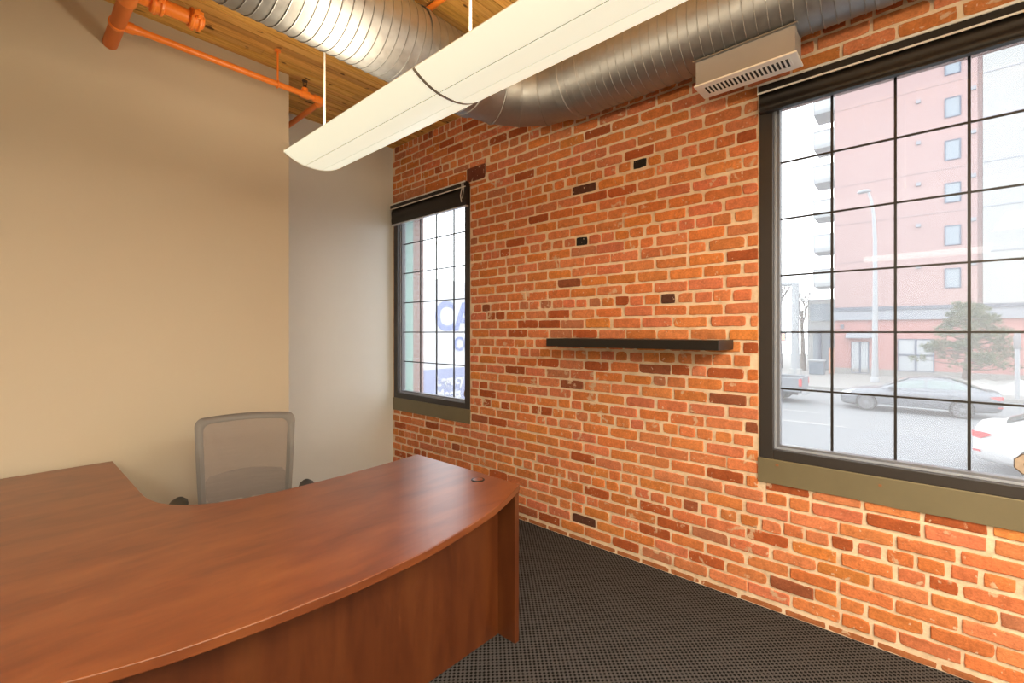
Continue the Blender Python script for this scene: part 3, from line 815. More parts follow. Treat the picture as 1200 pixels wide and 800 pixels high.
# outline of the back as a rounded quad in (s,t)
outl = []
rs, rt = .15, .085
def arc(cs, ct, a0, a1, n=7):
    for i in range(n+1):
        a = a0 + (a1-a0)*i/n; outl.append((cs+rs*cos(a), ct+rt*sin(a)))
arc(1-rs, 1-rt, 0, pi/2); 
for i in range(1, 8): outl.append((1-rs - (2-2*rs)*i/8, 1))
arc(-1+rs, 1-rt, pi/2, pi)
for i in range(1, 8): outl.append((-1, 1-rt - (1-2*rt)*i/8))
arc(-1+rs, rt, pi, 1.5*pi)
for i in range(1, 8): outl.append((-1+rs + (2-2*rs)*i/8, 0))
arc(1-rs, rt, 1.5*pi, 2*pi)
for i in range(1, 8): outl.append((1, rt + (1-2*rt)*i/8))
crown = lambda s, t: .012*(1-s*s)*t
rings = []
for (s, t) in outl:
    p = back_pt(s, t); p.z += crown(s, t)
    q = back_pt(s*.845, .5+(t-.5)*.875 - .006); q.z += crown(s, t)
    dn = Vector((0, 1, 0))
    rings.append([p, p*.5+q*.5 - dn*.012, q - dn*.006, q + dn*.008, p*.5+q*.5 + dn*.015, p + dn*.010])
rings.append(rings[0])
MB().loft(rings, True, False).build('back_frame', M['grey_frame'], ch, smooth=50)
mb = MB(); rows = []
for i in range(21):
    t = .04 + .925*i/20; row = []
    for k in range(25):
        s = -.90 + 1.80*k/24; p = back_pt(s, t); p.z += crown(s, t); p.y -= .004; row.append(p)
    rows.append(row)
mb.loft(rows, False, False); mb.build('mesh_panel', M['mesh'], ch, smooth=60)
mb = MB(); rows = []
for i in range(9):
    t = .10+.26*i/8; e = 1-(2*i/8-1)**4*.12; row = []
    for k in range(17):
        s = (-.88+1.76*k/16)*e; p = back_pt(s, t + .05*(1-(s/.9)**2)*(i/8)); p.y += .034; row.append(p)
    row += [p + Vector((0, .014, 0)) for p in reversed(row)]
    rows.append(row)
mb.loft(rows); mb.build('lumbar_support', M['seat'], ch, smooth=50)
mb = MB(); mb.tube([(0,.05,.38),(0,.20,.40),(0,.245,.46),(0,.245,.60)], [.03,.032,.028,.02], 12)
mb.tube([(-.19,.20,.535),(-.10,.245,.56),(0,.25,.565),(.10,.245,.56),(.19,.20,.535)], .014, 10); mb.build('back_support', M['black_plastic'], ch, smooth=60)
# seat
mb = MB(); rg = []
for (sc, z) in ((.86,.425),(.97,.432),(1.0,.452),(.985,.478),(.90,.492),(.5,.496)):
    ring = []
    for k in range(40):
        a = 2*pi*k/40; e = .55
        ring.append((.25*sc*math.copysign(abs(cos(a))**e, cos(a)), -.02+.235*sc*math.copysign(abs(sin(a))**e, sin(a)), z))
    rg.append(ring)
mb.loft(rg); mb.build('seat', M['seat'], ch, smooth=50)
mb = MB(); mb.box(-.11, .11, -.12, .12, .375, .428); mb.build('seat_mechanism', M['black_plastic'], ch, bevel=.01)
for s in (-1, 1):
    mb = MB(); mb.tube([(s*.10,.02,.41),(s*.25,.02,.415),(s*.30,.0,.45),(s*.306,-.02,.52),(s*.300,-.03,.602)], [.018,.018,.020,.019,.016], 10)
    a = mb.build('armrest', M['black_plastic'], ch, smooth=60)
    mb = MB(); rg = []
    for (y, w, h0) in ((.085,.020,.606),(.07,.036,.604),(.03,.044,.602),(-.06,.046,.600),(-.12,.040,.600),(-.145,.020,.602)):
        rg.append([(s*.300+w*cos(q)*1.0, y, h0+.012+.012*sin(q) + .10*max(0,y)) for q in [2*pi*k/16 for k in range(16)]])
    mb.loft(rg); p = mb.build('arm_pad', M['black_plastic'], ch, smooth=50); p.parent = a
mb = MB(); mb.cyl((0,0,.10), (0,0,.25), .026, 18); mb.cyl((0,0,.25), (0,0,.38), .016, 16); mb.build('gas_lift', M['black_plastic'], ch, smooth=50)
for k in range(5):
    a = 2*pi*k/5 + .3; d = Vector((cos(a), sin(a), 0)); p = Vector((-d.y, d.x, 0))
    mb = MB(); mb.tube([d*.0+Vector((0,0,.105)), d*.15+Vector((0,0,.10)), d*.30+Vector((0,0,.082))], [.028,.022,.015], 10)
    lg = mb.build('base_leg', M['black_plastic'], ch, smooth=60)
    mb = MB(); c = d*.30
    for q in (-.014, .014): mb.cyl(c + p*(q-.008) + Vector((0,0,.028)), c + p*(q+.008) + Vector((0,0,.028)), .0275, 18)
    mb.cyl(c + Vector((0,0,.03)), c + Vector((0,0,.075)), .008, 8)
    cs = mb.build('caster', M['black_plastic'], ch, smooth=40); cs.parent = lg

# ================================================================== OUTDOORS
GZ = -1.76; SW = -1.60
o = MB().box(D+.46, 31.0, -30, 45, GZ-.3, GZ).build('ground', M['asphalt']); struct(o, 'pale salted asphalt street outside the windows', 'street')
o = MB().box(31.0, 75, -30, 45, GZ-.3, SW).build('sidewalk', M['concrete']); struct(o, 'pale concrete sidewalk at the far side of the street', 'sidewalk')
o = MB().box(D+.46, 5.6, -30, 9.5, GZ, SW).build('sidewalk', M['concrete']); struct(o, 'pale concrete sidewalk below the office windows', 'sidewalk')
mb = MB()
for y in range(-28, 44, 6): mb.box(19.3, 19.42, y, y+3, GZ+.002, GZ+.006)
mb.box(22.0, 22.1, 3.2, 12, GZ+.002, GZ+.006)
o = mb.build('trim_3', M['snow']); struct(o, 'white lane markings painted on the street', 'road marking')

# pink apartment block
XF = 42.0
b = root('apartment_building', 'tall pink stuccoed apartment block with white bay across the street', 'building', (XF+6, -4, SW))
MB().box(XF, XF+14, -2.5, 5.08, 3.3, 40).build('upper_wall', M['facade_pink'], b)
MB().box(XF, XF+14, -16, -2.75, 3.3, 40).build('white_bay', M['facade_white'], b)
MB().box(XF+.25, XF+14, -2.75, -2.5, 3.3, 40).build('bay_joint', M['facade_pink'], b)
MB().box(XF-.05, XF+14, -16, 5.08, SW, 2.5).build('ground_storey_wall', M['facade_rose'], b)
MB().box(XF-.22, XF+14, -16, 5.15, 2.5, 3.05).build('cornice', M['cornice'], b)
mb = MB(); mb.box(XF-.30, XF+14, -16, 5.2, 3.05, 3.3); mb.build('cornice_cap', M['cornice_dark'], b)
MB().box(XF-.24, XF, -16, 5.1, 2.36, 2.5).build('cornice_moulding', M['cornice'], b)
MB().box(XF-.12, XF-.05, -16, 5.08, SW, -1.15).build('plinth', M['concrete'], b)
mb = MB()
for k in range(12):
    z = 6.6+2.85*k; mb.box(XF-.02, XF, -2.5, 5.08, z, z+.07)
mb.build('facade_groove', M['groove'], b)
mb = MB()
for k in range(12):
    z = 6.6+2.85*k; mb.box(XF-.02, XF, -16, -2.75, z, z+.07)
mb.build('bay_groove', M['cornice'], b)
for k in range(9):
    z0 = 4.40+2.82*k; z1 = z0+1.32; y0, y1 = -1.74, -.95
    mb = MB(); e = .07
    mb.box(XF-.06, XF, y0, y1, z0, z0+e); mb.box(XF-.06, XF, y0, y1, z1-e, z1); mb.box(XF-.06, XF, y0, y0+e, z0+e, z1-e); mb.box(XF-.06, XF, y1-e, y1, z0+e, z1-e)
    w = mb.build('window_frame', M['win_frame_out'], b)
    p = MB().box(XF-.03, XF, y0+e, y1-e, z0+e, z1-e).build('window_pane', M['win_pane_blue'], b)
for k in range(9):
    for y in (.35, -2.32):
        z = 5.95+2.82*k; MB().box(XF-.14, XF, y-.12, y+.12, z-.12, z+.12).build('wall_vent', M['cornice'], b, bevel=.02)
# big ground-floor window, doorway with canopy
def outwin(y0, y1, z0, z1, cols, rows, e, pane, nm='shop_window'):
    mb = MB(); x0, x1 = XF-.13, XF-.05
    for k in range(cols+1):
        y = y0+(y1-y0)*k/cols; mb.box(x0, x1, max(y-e/2, y0), min(y+e/2, y1), z0, z1)
    for k in range(rows+1):
        z = z0+(z1-z0)*k/rows; mb.box(x0+.005, x1, y0, y1, max(z-e/2, z0), min(z+e/2, z1))
    f = mb.build(nm, M['win_frame_out'], b)
    MB().box(XF-.09, XF-.05, y0+.02, y1-.02, z0+.02, z1-.02).build('window_pane', pane, b)
outwin(-.46, 1.44, -1.22, 1.02, 2, 2, .13, M['win_pane_out'])
outwin(-9.0, -6.2, -1.2, 1.02, 2, 2, .13, M['win_pane_out'])
outwin(3.02, 4.06, SW+.1, .80, 2, 1, .11, M['win_pane_out'], 'door_frame')
MB().extr([(XF-.05, 4.35, 1.45), (XF-.75, 4.35, 1.15), (XF-.75, 4.35, 1.05), (XF-.05, 4.35, 1.1)], (0, -1.55, 0)).build('door_canopy', M['cornice'], b)
for y in (2.75, 4.6): MB().box(XF-.25, XF-.05, y-.1, y+.1, 1.75, 2.05).build('wall_lamp', M['cornice_dark'], b, bevel=.03)
# balconies on the left flank
for k in range(12):
    z = 5.02+2.68*k; x0, x1 = XF+.5, XF+2.9; y0, y1 = 5.082, 6.5
    mb = MB().box(x0, x1, y0, y1, z, z+.30); sl = mb.build('balcony_slab', M['balcony'], b)
    mb = MB(); mb.box(x0, x0+.05, y0, y1, z+.30, z+1.28); mb.box(x0+.05, x1, y1-.05, y1, z+.30, z+1.28); rg = mb.build('balcony_railing', M['rail_glass'], b)
    mb = MB(); mb.box(x0-.03, x0+.08, y0, y1+.03, z+1.28, z+1.36); mb.box(x0+.08, x1, y1-.08, y1+.03, z+1.28, z+1.36); mb.box(x0-.02, x0+.06, y1-.06, y1+.02, z+.3, z+1.28); mb.build('balcony_handrail', M['balcony'], b)
# low pale wing on the left with entrance
b2 = b
MB().box(XF+3, XF+12, 5.1, 7.3, SW, 4.2).build('wing_wall', M['facade_white'], b2)
for (y0, y1, z0, z1) in ((5.3,7.1,2.4,3.8), (5.3,6.9,-1.5,1.6)):
    mb = MB(); mb.box(XF+2.9, XF+3, y0, y1, z0, z1); mb.build('glazing', M['win_pane_blue'], b2)
for y in (5.5, 6.3):
    MB().box(XF+2.7, XF+2.9, y, y+.22, SW, 2.0).build('column', M['win_frame_out'], b2)
MB().box(XF+2.3, XF+3, 5.15, 7.2, 1.65, 2.0).build('entrance_canopy', M['balcony'], b2)

# street lamp
r = root('street_lamp', 'tall pale street lamp with curved arm in front of the pink block', 'street lamp', (36, 2.30, SW))
mb = MB(); mb.tube([(36,2.30,SW),(36,2.30,0),(36,2.29,4),(36,2.30,7),(36,2.36,8.6),(36,2.47,9.6),(36,2.62,10.15)], [.19,.15,.12,.10,.085,.075,.065], 14); mb.build('pole', M['pole'], r, smooth=60)
mb = MB(); mb.lathe([(.24, SW+.001), (.24, SW+.25), (.17, SW+.35)], (36,2.30,0)); mb.build('base', M['pole'], r, smooth=40)
mb = MB(); mb.loft([[(36+w*cos(a), y, 10.22+h*sin(a)+dz) for a in [2*pi*k/14 for k in range(14)]] for (y, w, h, dz) in ((2.5,.05,.05,0),(2.62,.16,.10,.03),(2.85,.22,.13,.04),(3.1,.17,.10,.02),(3.18,.05,.04,0))]); mb.build('lamp_head', M['pole'], r, smooth=60)

# traffic signal mast, pedestrian signal
r = root('signal_mast', 'white traffic-signal mast with horizontal arm at the far corner', 'signal mast', (38, 6.91, SW))
mb = MB(); mb.tube([(38,6.91,SW),(38,6.91,5.0)], [.28,.22], 16); mb.build('pole', M['pole'], r, smooth=50)
mb = MB(); mb.tube([(38,6.91,4.93),(38,14,5.1)], [.12,.08], 12); mb.build('mast_arm', M['pole'], r, smooth=50)
mb = MB(); mb.box(37.75, 38.25, 6.55, 7.27, SW, SW+.5); mb.build('base', M['snow'], r, bevel=.05)
r = root('pedestrian_signal', 'pedestrian signal with orange-red hand lamp on a slim post', 'signal', (38, 7.75, SW))
MB().cyl((38,7.85,SW), (38,7.85,1.6), .05, 10).build('post', M['pole'], r, smooth=50)
MB().box(37.72, 37.95, 7.45, 8.0, .85, 1.45).build('signal_housing', M['pole'], r, bevel=.03)
m_, nt_, b_n = newmat('signal_lamp'); b_n.inputs['Base Color'].default_value = (.9,.35,.25,1); b_n.inputs['Emission Color'].default_value = (1,.25,.12,1); b_n.inputs['Emission Strength'].default_value = .5
mb = MB(); mb.box(37.70, 37.72, 7.52, 7.92, .92, 1.38); mb.build('signal_lens', m_, r)

# bare trees
def bare_tree(x, y, h, seed, label):
    rnd = random.Random(seed); r = root('bare_tree', label, 'tree', (x, y, SW), group='bare street trees')
    tr = MB(); tw = MB()
    def grow(mb, p, d, l, rad, depth):
        q = p + d*l; m2 = p + d*l*.5 + Vector((rnd.uniform(-.06,.06), rnd.uniform(-.06,.06), 0))*l
        mb.tube([p, m2, q], [rad, rad*.8, rad*.6], 6)
        if depth == 0: return
        for k in range(rnd.choice((3, 3, 4))):
            dd = (d + Vector((rnd.uniform(-.6,.6), rnd.uniform(-.6,.6), rnd.uniform(.05,.5)))).normalized()
            st = p.lerp(q, rnd.uniform(.5, 1.0)); grow(tw, st, dd, l*rnd.uniform(.55, .75), rad*.5, depth-1)
    base = Vector((x, y, SW)); tr.tube([base, base+Vector((0,.05,h*.3))], [.20, .15], 8); grow(tr, base+Vector((0,.05,h*.3)), Vector((0,0,1)), h*.28, .14, 5)
    tr.build('trunk', M['bark'], r, smooth=60); tw.build('twigs', M['twig'], r)
bare_tree(45, 9.3, 8.2, 3, 'bare pale tree left of the signal mast')
bare_tree(43.5, 7.35, 8.4, 5, 'bare pale tree right of the signal mast')

# bin and barriers
r = root('utility_box', 'slate-blue box standing on the far sidewalk corner', 'box', (40, 5.92, SW))
MB().box(39.6, 40.4, 5.45, 6.35, SW, SW+.95).build('body', M['bluebox'], r, bevel=.04)
MB().box(39.55, 40.45, 5.4, 6.4, SW+.95, SW+1.05).build('lid', M['balcony'], r, bevel=.02)
for y, l in ((5.15, 'orange barrier post on the corner beside the slate-blue box'), (4.95, 'orange barrier post farther right, nearest the pink block corner')):
    rr = root('barrier_post', l, 'barrier', (41, y+.1, SW), group='orange barrier posts')
    mb = MB(); mb.cyl((41,y+.1,SW+.05), (41,y+.1,SW+1.9), .07, 10); mb.build('post', M['barrier'], rr, smooth=50)
    mb = MB(); mb.lathe([(.085,SW),(.085,SW+.05)], (41,y+.1,0)); mb.build('base', M['tire'], rr)
# pine tree
def pine():
    rnd = random.Random(11); x, y = 34.5, -1.55
    r = root('pine_tree', 'windswept green pine tree in front of the pink block', 'tree', (x, y, SW))
    top = Vector((x, y-.30, 3.2)); tp = [Vector((x, y, SW)), Vector((x+.1, y-.10, -.3)), Vector((x, y-.28, 1.0)), Vector((x, y-.2, 2.1)), top]
    MB().tube(tp, [.17, .13, .10, .06, .02], 10).build('trunk', M['bark'], r, smooth=60)
    fo = MB(); br = MB()
    pads = []
    for k in range(70):
        t = rnd.random()**.85; z = -.25 + 3.2*t; rad = (1.75*(1-t)**.75 + .28)*rnd.uniform(.65, 1.05); a = rnd.uniform(0, 2*pi)
        pads.append((Vector((x + rad*cos(a)*.8, y-.2 + rad*sin(a), z + rnd.uniform(-.15,.15))), .28+.30*(1-t)*rnd.uniform(.6,1.2)))
    pads += [(Vector((x-.2, y-1.65, .25)), .36), (Vector((x-.2, y-1.2, .2)), .42), (Vector((x-.2, y-1.7, 1.45)), .30), (Vector((x, y-1.2, 1.35)), .42), (Vector((x-.1, y+1.35, .62)), .34), (Vector((x-.1, y+1.0, .7)), .40), (Vector((x, y-.25, 2.9)), .32), (Vector((x, y-.9, 2.15)), .36), (Vector((x, y+.45, 1.95)), .36), (Vector((x, y-.2, 1.3)), .6), (Vector((x, y-.1, .7)), .6)]
    for c, s in pads:
        src = Vector((x, y-.2, c.z-.25)); br.tube([src, (src+c)/2+Vector((0,0,-.08)), c], [.035,.028,.012], 5)
        for q in range(60):
            d = Vector((rnd.gauss(0,1), rnd.gauss(0,1), rnd.gauss(0,.6))).normalized(); p = c + Vector((d.x, d.y, d.z*.55))*s*rnd.uniform(.3, 1.0)
            n = (d + Vector((rnd.uniform(-.5,.5), rnd.uniform(-.5,.5), .6))).normalized()
            for w in range(4):
                u = Vector((rnd.gauss(0,1), rnd.gauss(0,1), rnd.gauss(0,1))).normalized().cross(n); 
                if u.length < .1: continue
                u.normalize(); e = p + (n + u*.7*rnd.uniform(-1,1)).normalized()*.17
                fo.add([p - u*.022, p + u*.022, e], [(0,1,2)])
    br.build('branches', M['bark'], r); fo.build('foliage', M['needles'], r, norm=False)
pine()
# snow bank with rocks
mb = MB(); rows = []
for i in range(60):
    y = 1.2 - 12*i/59; row = []
    for k in range(13):
        t = k/12; x = 33.0 + 2.2*t; z = SW + (.62*sin(pi*t)**.7)*(1+.5*noise.noise((y*1.3, t*3, 2)))*min(1, max(.18, (1.2-y)/2.2)) if 0 < k < 12 else SW
        row.append((x, y, z))
    rows.append(row)
mb.loft(rows, False, False); o = mb.build('snow_bank', M['snow'], smooth=40); tag(o, 'lumpy bank of dirty snow along the far sidewalk by the pine', 'snow', kind='stuff')
# parking meter
r = root('parking_meter', 'dark-headed post on the far curb right of the pine tree', 'post', (30.4, -3.06, SW))
zz = lambda v: 1.49
MB().cyl((31.4,-3.16,SW), (31.4,-3.16,.75), .085, 12).build('post', M['pole'], r, smooth=50)
mb = MB(); mb.loft([[(31.4+w*cos(a), -3.16+w*1.1*sin(a), z) for a in [2*pi*k/14 for k in range(14)]] for z, w in ((.70,.086),(.74,.11),(1.25,.115),(1.46,.09),(1.52,.03))]); mb.build('meter_head', M['pole_dark'], r, smooth=50)

# ------------------------------------------------------------------ cars
def car(name, label, cat, paint, glass, L, hT):
    r = root(name, label, cat, (0,0,0), world=False); r['group'] = 'sedans in the street'
    k = L/4.9
    st = [ # x, zbot, ztop, halfwidth
        (2.45,.36,.58,.50),(2.42,.26,.66,.66),(2.30,.22,.73,.78),(2.0,.20,.82,.86),(1.6,.20,.88,.90),(1.2,.20,.93,.915),(.9,.20,.97,.92),(.3,.20,.985,.925),(-.4,.20,1.0,.925),(-1.0,.20,1.01,.92),(-1.5,.22,1.03,.91),(-1.95,.25,1.04,.88),(-2.25,.28,1.02,.82),(-2.39,.32,.98,.74),(-2.45,.42,.84,.64),(-2.46,.52,.72,.55)]
    rings = []
    for x, zb, zt, w in st:
        h = zt-zb; half = [(0, zb), (w*.82, zb), (w*.95, zb+h*.12), (w*.99, zb+h*.35), (w, zb+h*.58), (w*.985, zb+h*.76), (w*.95, zb+h*.90), (w*.86, zb+h*.98), (w*.5, zt+.012), (0, zt+.018)]
        rings.append([(x*k, -y, z) for y, z in half] + [(x*k, y, z) for y, z in reversed(half[1:-1])])
    body = MB().loft(rings).build('body', paint, r, smooth=40)
    cut = MB()
    for wx in (1.52*k, -1.36*k):
        for s in (-1, 1): cut.cyl((wx, s*.66, .335), (wx, s*1.1, .335), .375, 32)
    co = cut.build('cutter', paint)
    md = body.modifiers.new('arches', 'BOOLEAN'); md.operation = 'DIFFERENCE'; md.object = co; md.solver = 'EXACT'
    apply_mods(body); bpy.data.objects.remove(co)
    gh = [(1.02,.97,.985,.80,.78),(.72,.97,1.13,.80,.72),(.38,.98,1.30,.81,.665),(.12,.98,1.395,.82,.635),(-.25,.99,1.45,.82,.62),(-.65,1.0,1.465,.82,.615),(-1.05,1.0,1.43,.81,.61),(-1.35,1.02,1.335,.79,.62),(-1.65,1.03,1.19,.77,.64),(-1.98,1.035,1.055,.74,.68)]
    rings = []
    for x, zb, zt, wb, wt in gh:
        half = [(0, zb-.05), (wb+.05, zb-.05), (wb+.03, zb+.02), (wt+.015, max(zt-.045, zb+.022)), (wt-.05, max(zt-.008, zb+.024)), (wt*.5, zt+.012), (0, zt+.018)]
        rings.append([(x*k, -y, z*hT if z > 1.1 else z) for y, z in half] + [(x*k, y, z*hT if z > 1.1 else z) for y, z in reversed(half[1:-1])])
    MB().loft(rings).build('cabin', paint, r, smooth=35)
    def gside(x):   # belt and roof line on the cabin side
        for a, b_ in zip(gh, gh[1:]):
            if a[0] >= x >= b_[0]:
                t = (a[0]-x)/(a[0]-b_[0]); q = [a[i]+(b_[i]-a[i])*t for i in range(5)]
                zt = q[2]*hT if q[2] > 1.1 else q[2]
                return (q[3]+.03, q[1]+.02), (q[4]+.015, zt-.045)
    for s in (-1, 1):
        for (x0, x1, ff, rf) in ((.70,-.30,.30,1), (-.38,-1.08,1,1), (-1.13,-1.62,1,.35)):
            lo = []; hi = []
            for i in range(7):
                x = x0+(x1-x0)*i/6; (wb, zb), (wt, zt) = gside(x)
                f1 = .90 if i not in (0, 6) else .88
                def at(f): return (x*k, s*(wb+(wt-wb)*f+.006), zb+(zt-zb)*f)
                lo.append(at(.10)); hi.append(at(f1))
            g = lo + list(reversed(hi))
            MB().extr(g, (0, s*.004, 0)).build('side_window', glass, r)
    mb = MB(); rows = []
    for x, zo in ((.98,1.005),(.72,1.145),(.42,1.30),(.20,1.385)):
        z = zo*hT if zo > 1.1 else zo; w = .70-.12*(.98-x)
        rows.append([(x*k, -w+2*w*i/6, z+.03-.03*abs(i/3-1)**2) for i in range(7)])
    mb.loft(rows, False, False); mb.build('windshield', glass, r, smooth=60)
    mb = MB(); rows = []
    for x, zo in ((-1.12,1.415),(-1.38,1.33),(-1.66,1.20),(-1.92,1.09)):
        z = zo*hT if zo > 1.1 else zo; w = .56+.06*(-1.12-x)*1.5
        rows.append([(x*k, -w+2*w*i/6, z+.032-.02*abs(i/3-1)**2) for i in range(7)])
    mb.loft(rows, False, False); mb.build('rear_window', M['car_glass_dark'] if glass is not M['car_glass'] else glass, r, smooth=60)
    for wx in (1.52*k, -1.36*k):
        for s in (-1, 1):
            y0, y1 = s*.69, s*.895
            ty = MB().lathe([(.20, y0), (.305, y0), (.33, y0+s*.03), (.33, y1-s*.03), (.312, y1), (.245, y1), (.24, y1-s*.06)], (wx, 0, .335), 'y', 32, False).build('tyre', M['tire'], r, smooth=40)
            MB().cyl((wx, s*.675, .335), (wx, s*.70, .335), .37, 28).build('arch_liner', M['tire'], r)
            mb = MB(); mb.lathe([(.235, y1-s*.03), (.25, y1-s*.002), (.235, y1+s*.002), (.225, y1-s*.01), (.235, y1-s*.03)], (wx, 0, .335), 'y', 32, False)
            for q in range(14):
                a = 2*pi*q/14; da = .075
                mb.extr([(wx+.05*cos(a-da*2), y1-s*.006, .335+.05*sin(a-da*2)), (wx+.05*cos(a+da*2), y1-s*.006, .335+.05*sin(a+da*2)), (wx+.235*cos(a+da), y1-s*.012, .335+.235*sin(a+da)), (wx+.235*cos(a-da), y1-s*.012, .335+.235*sin(a-da))], (0, -s*.015, 0))
            mb.cyl((wx, y1-s*.03, .335), (wx, y1+s*.003, .335), .065, 16); rm = mb.build('rim', M['rim'], r, smooth=40); rm.parent = ty
            mb = MB(); mb.cyl((wx, y1-s*.045, .335), (wx, y1-s*.030, .335), .24, 24); bd = mb.build('brake_disc', M['tire'], r); bd.parent = ty
    for s in (-1, 1):
        mb = MB(); mb.extr([(2.36*k, s*.735, .60), (2.08*k, s*.865, .66), (2.02*k, s*.862, .76), (2.26*k, s*.765, .72)], (.02, s*.022, 0)); mb.build('headlight', M['head_lamp'], r, bevel=.004)
        mb = MB(); mb.extr([(-2.385*k, s*.745, .76), (-2.30*k, s*.80, .75), (-2.08*k, s*.868, .86), (-2.28*k, s*.82, .895), (-2.40*k, s*.73, .885)], (-.012, s*.016, .0)); 
        mb.extr([(-2.40*k, s*.46, .79), (-2.395*k, s*.745, .76), (-2.41*k, s*.73, .885), (-2.42*k, s*.48, .86)], (-.05, 0, 0)); mb.build('taillight', M['red_lamp'], r, bevel=.004)
        mb = MB(); mb.extr([(-2.435*k, s*.66, .46), (-2.30*k, s*.795, .47), (-2.30*k, s*.80, .51), (-2.44*k, s*.665, .50)], (-.01, s*.012, 0)); mb.build('bumper_reflector', M['red_lamp'], r)
        for hx in (-.12, -1.05): MB().box((hx-.11)*k, (hx+.11)*k, s*.925-.012, s*.925+.022, .815, .845).build('door_handle', paint, r, bevel=.006)
        mb = MB(); mb.loft([[(x*k, s*(.86+w_), z) for (w_, z) in ((.02, 1.0-h), (.02, 1.0+h), (.20, 1.02+h), (.20, 1.0-h*.6))] for x, h in ((.80,.02),(.74,.06),(.62,.06),(.60,.04))]); mb.build('door_mirror', paint, r, bevel=.01, smooth=40)
        mb = MB()
        for dx in (.86, -.34, -1.30): mb.box(dx*k-.006, dx*k+.006, s*.918-.004, s*.918+.011, .40, .93)
        mb.build('door_gap', M['win_frame_out'], r)
        MB().box(-1.0*k, 1.16*k, s*.90-.03, s*.90+.025, .235, .285).build('side_skirt', M['balcony'], r, bevel=.01)
    MB().box(2.40*k, 2.47*k, -.35, .35, .46, .60).build('radiator_grille', M['tire'], r, bevel=.02)
    MB().box(-2.49*k, -2.44*k, -.26, .26, .62, .74).build('number_plate', M['win_pane_out'], r)
    return r
c1 = car('car', 'silver sedan seen side-on driving left across the street', 'car', M['car_silver'], M['car_glass'], 4.85, 1.0)
c1.location = (24.95, .32, GZ+.005); c1.rotation_euler = (0, 0, pi/2)
c2 = car('car', 'white sedan seen from behind in the near lane, cut by the right picture edge', 'car', M['car_white'], M['car_glass_dark'], 4.6, 1.0)
c2.location = (15.45, -3.34, GZ+.005); c2.rotation_euler = (0, 0, -pi/2 - .16); c2.scale = (1.06, 1.06, 1.10)

# pickup truck
t = root('pickup_truck', 'dusty grey pickup truck seen from behind at left of the wide window', 'truck', (0,0,0), world=False)
mb = MB(); mb.box(-2.75, -.75, -.92, -.84, .52, 1.18); mb.box(-2.75, -.75, .84, .92, .52, 1.18); mb.box(-2.75, -.75, -.84, .84, .52, .62); mb.box(-.83, -.75, -.84, .84, .62, 1.25); mb.build('cargo_bed', M['truck_grey'], t, bevel=.03)
MB().box(-2.80, -2.72, -.83, .83, .60, 1.18).build('tailgate', M['truck_grey'], t, bevel=.02)
mb = MB(); mb.box(-2.98, -2.80, -.90, .90, .42, .58); mb.build('rear_bumper', M['pole'], t, bevel=.03)
mb = MB(); rg = []
for x, zb, zt, w0, w1 in ((-.72,.45,1.25,.92,.80),(-.70,.45,1.85,.93,.72),(.45,.45,1.90,.93,.72),(.95,.45,1.55,.93,.78),(1.25,.45,1.22,.93,.88),(2.35,.45,1.15,.92,.86),(2.5,.5,1.0,.86,.8)):
    rg.append([(x,-w0,zb),(x,-w0,1.12 if zt > 1.12 else zt-.02),(x,-w1,zt),(x,w1,zt),(x,w0,1.12 if zt > 1.12 else zt-.02),(x,w0,zb)])
mb.loft(rg); mb.build('cab', M['truck_grey'], t, bevel=.02)
for s in (-1, 1):
    MB().box(-2.815, -2.70, s*.85-.07, s*.85+.085, .80, 1.12).build('taillight', M['red_lamp'], t, bevel=.01)
    MB().extr([(-.62,s*.885,1.2),(.60,s*.885,1.2),(.38,s*.80,1.72),(-.62,s*.80,1.72)], (0,s*.02,0)).build('side_window', M['car_glass_dark'], t)
    for wx in (1.55, -1.75):
        MB().lathe([(.2, s*.70), (.37, s*.70), (.40, s*.74), (.40, s*.90), (.37, s*.935), (.25, s*.935), (.25, s*.86)], (wx, 0, .40), 'y', 28, False).build('tyre', M['tire'], t, smooth=40)
        MB().lathe([(.24, s*.88), (.24, s*.925), (.10, s*.91), (.05, s*.94)], (wx, 0, .40), 'y', 24).build('rim', M['rim'], t, smooth=40)
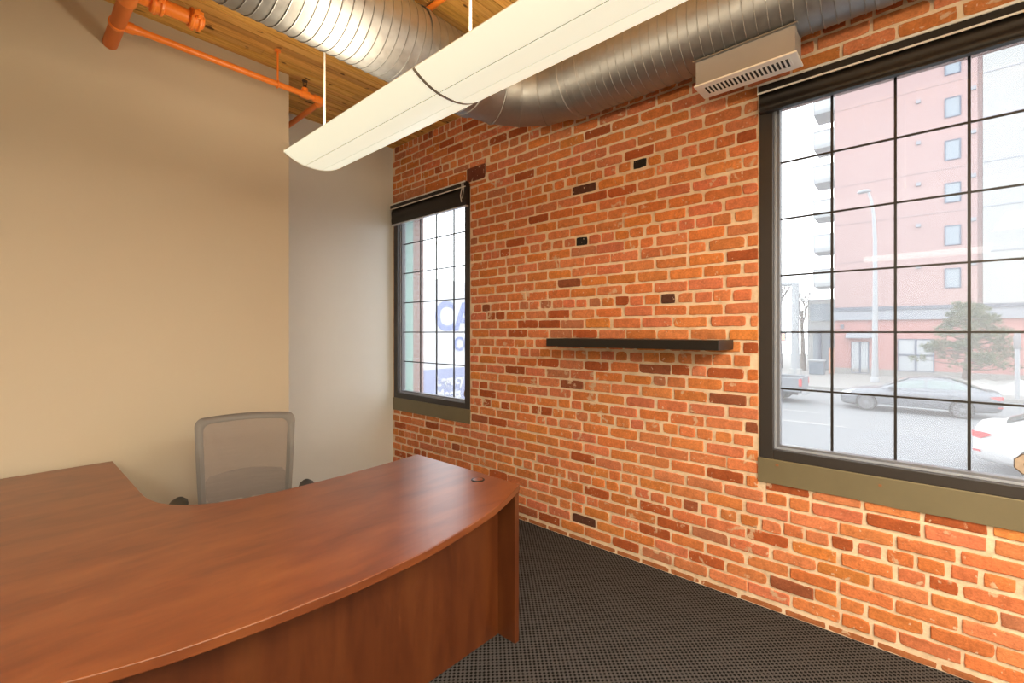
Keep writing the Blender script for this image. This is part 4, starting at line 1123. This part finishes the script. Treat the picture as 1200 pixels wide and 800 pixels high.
mb = MB(); mb.box(-.3, .5, -.3, .3, .3, .5); mb.box(-2.6, 2.2, -.5, -.38, .36, .5); mb.box(-2.6, 2.2, .38, .5, .36, .5); mb.build('chassis', M['tire'], t)
t.location = (25.0, 6.95, GZ); t.rotation_euler = (0, 0, pi/2)

# banner sign seen through the narrow window
YS = 10.0
s = root('banner_sign', 'large white banner with blue lettering and a blue lower band beyond the narrow window', 'sign', (8.3, YS, GZ))
MB().box(6.2, 11.2, YS, YS+.08, .47, 2.95).build('white_panel', M['sign_white'], s)
MB().box(6.2, 11.2, YS-.002, YS+.08, GZ, .47).build('blue_band', M['sign_blue'], s)
def lettering(txt, x, z, size, width, mat, bold):
    mb = MB(); text_mesh(mb, txt, size, lambda a, c, d: (x+a, YS-.012-d, z+c), .008, bold, width); mb.build('lettering', mat, s)
lettering('CA', 7.98, 1.555, 1.13, 1.42, M['letter_blue'], .03)
lettering('CO', 8.66, .965, .56, .72, M['letter_blue'], .014)
lettering('Legacy', 8.00, .005, .40, 1.04, M['letter_white'], .012)
lettering('Meets', 8.00, -.385, .40, .90, M['letter_white'], .012)
for x in (6.4, 11.0): MB().box(x-.06, x+.06, YS+.08, YS+.2, GZ, 2.95).build('support_post', M['pole'], s)

# ------------------------------------------------------------------ daylight
w = bpy.data.worlds.new('overcast_sky'); S.world = w; w.use_nodes = True
bg = w.node_tree.nodes['Background']; bg.inputs[0].default_value = (.93, .965, 1.0, 1); bg.inputs[1].default_value = 3.4

# ------------------------------------------------------------------ camera
cam = bpy.data.cameras.new('camera'); co = bpy.data.objects.new('camera', cam); COL.objects.link(co)
cam.sensor_width = 36; cam.lens = 539/1200*36; cam.shift_y = -11/1200; cam.clip_start = .05; cam.clip_end = 300
co.location = (0, 0, H); co.rotation_euler = (radians(90), 0, radians(-48.06)); S.camera = co
for o in bpy.data.objects:
    if '_w' in o: del o['_w']
S.view_settings.view_transform = 'Standard'; S.view_settings.look = 'None'; S.view_settings.gamma = 1; S.view_settings.exposure = .25
S.view_settings.use_curve_mapping = False
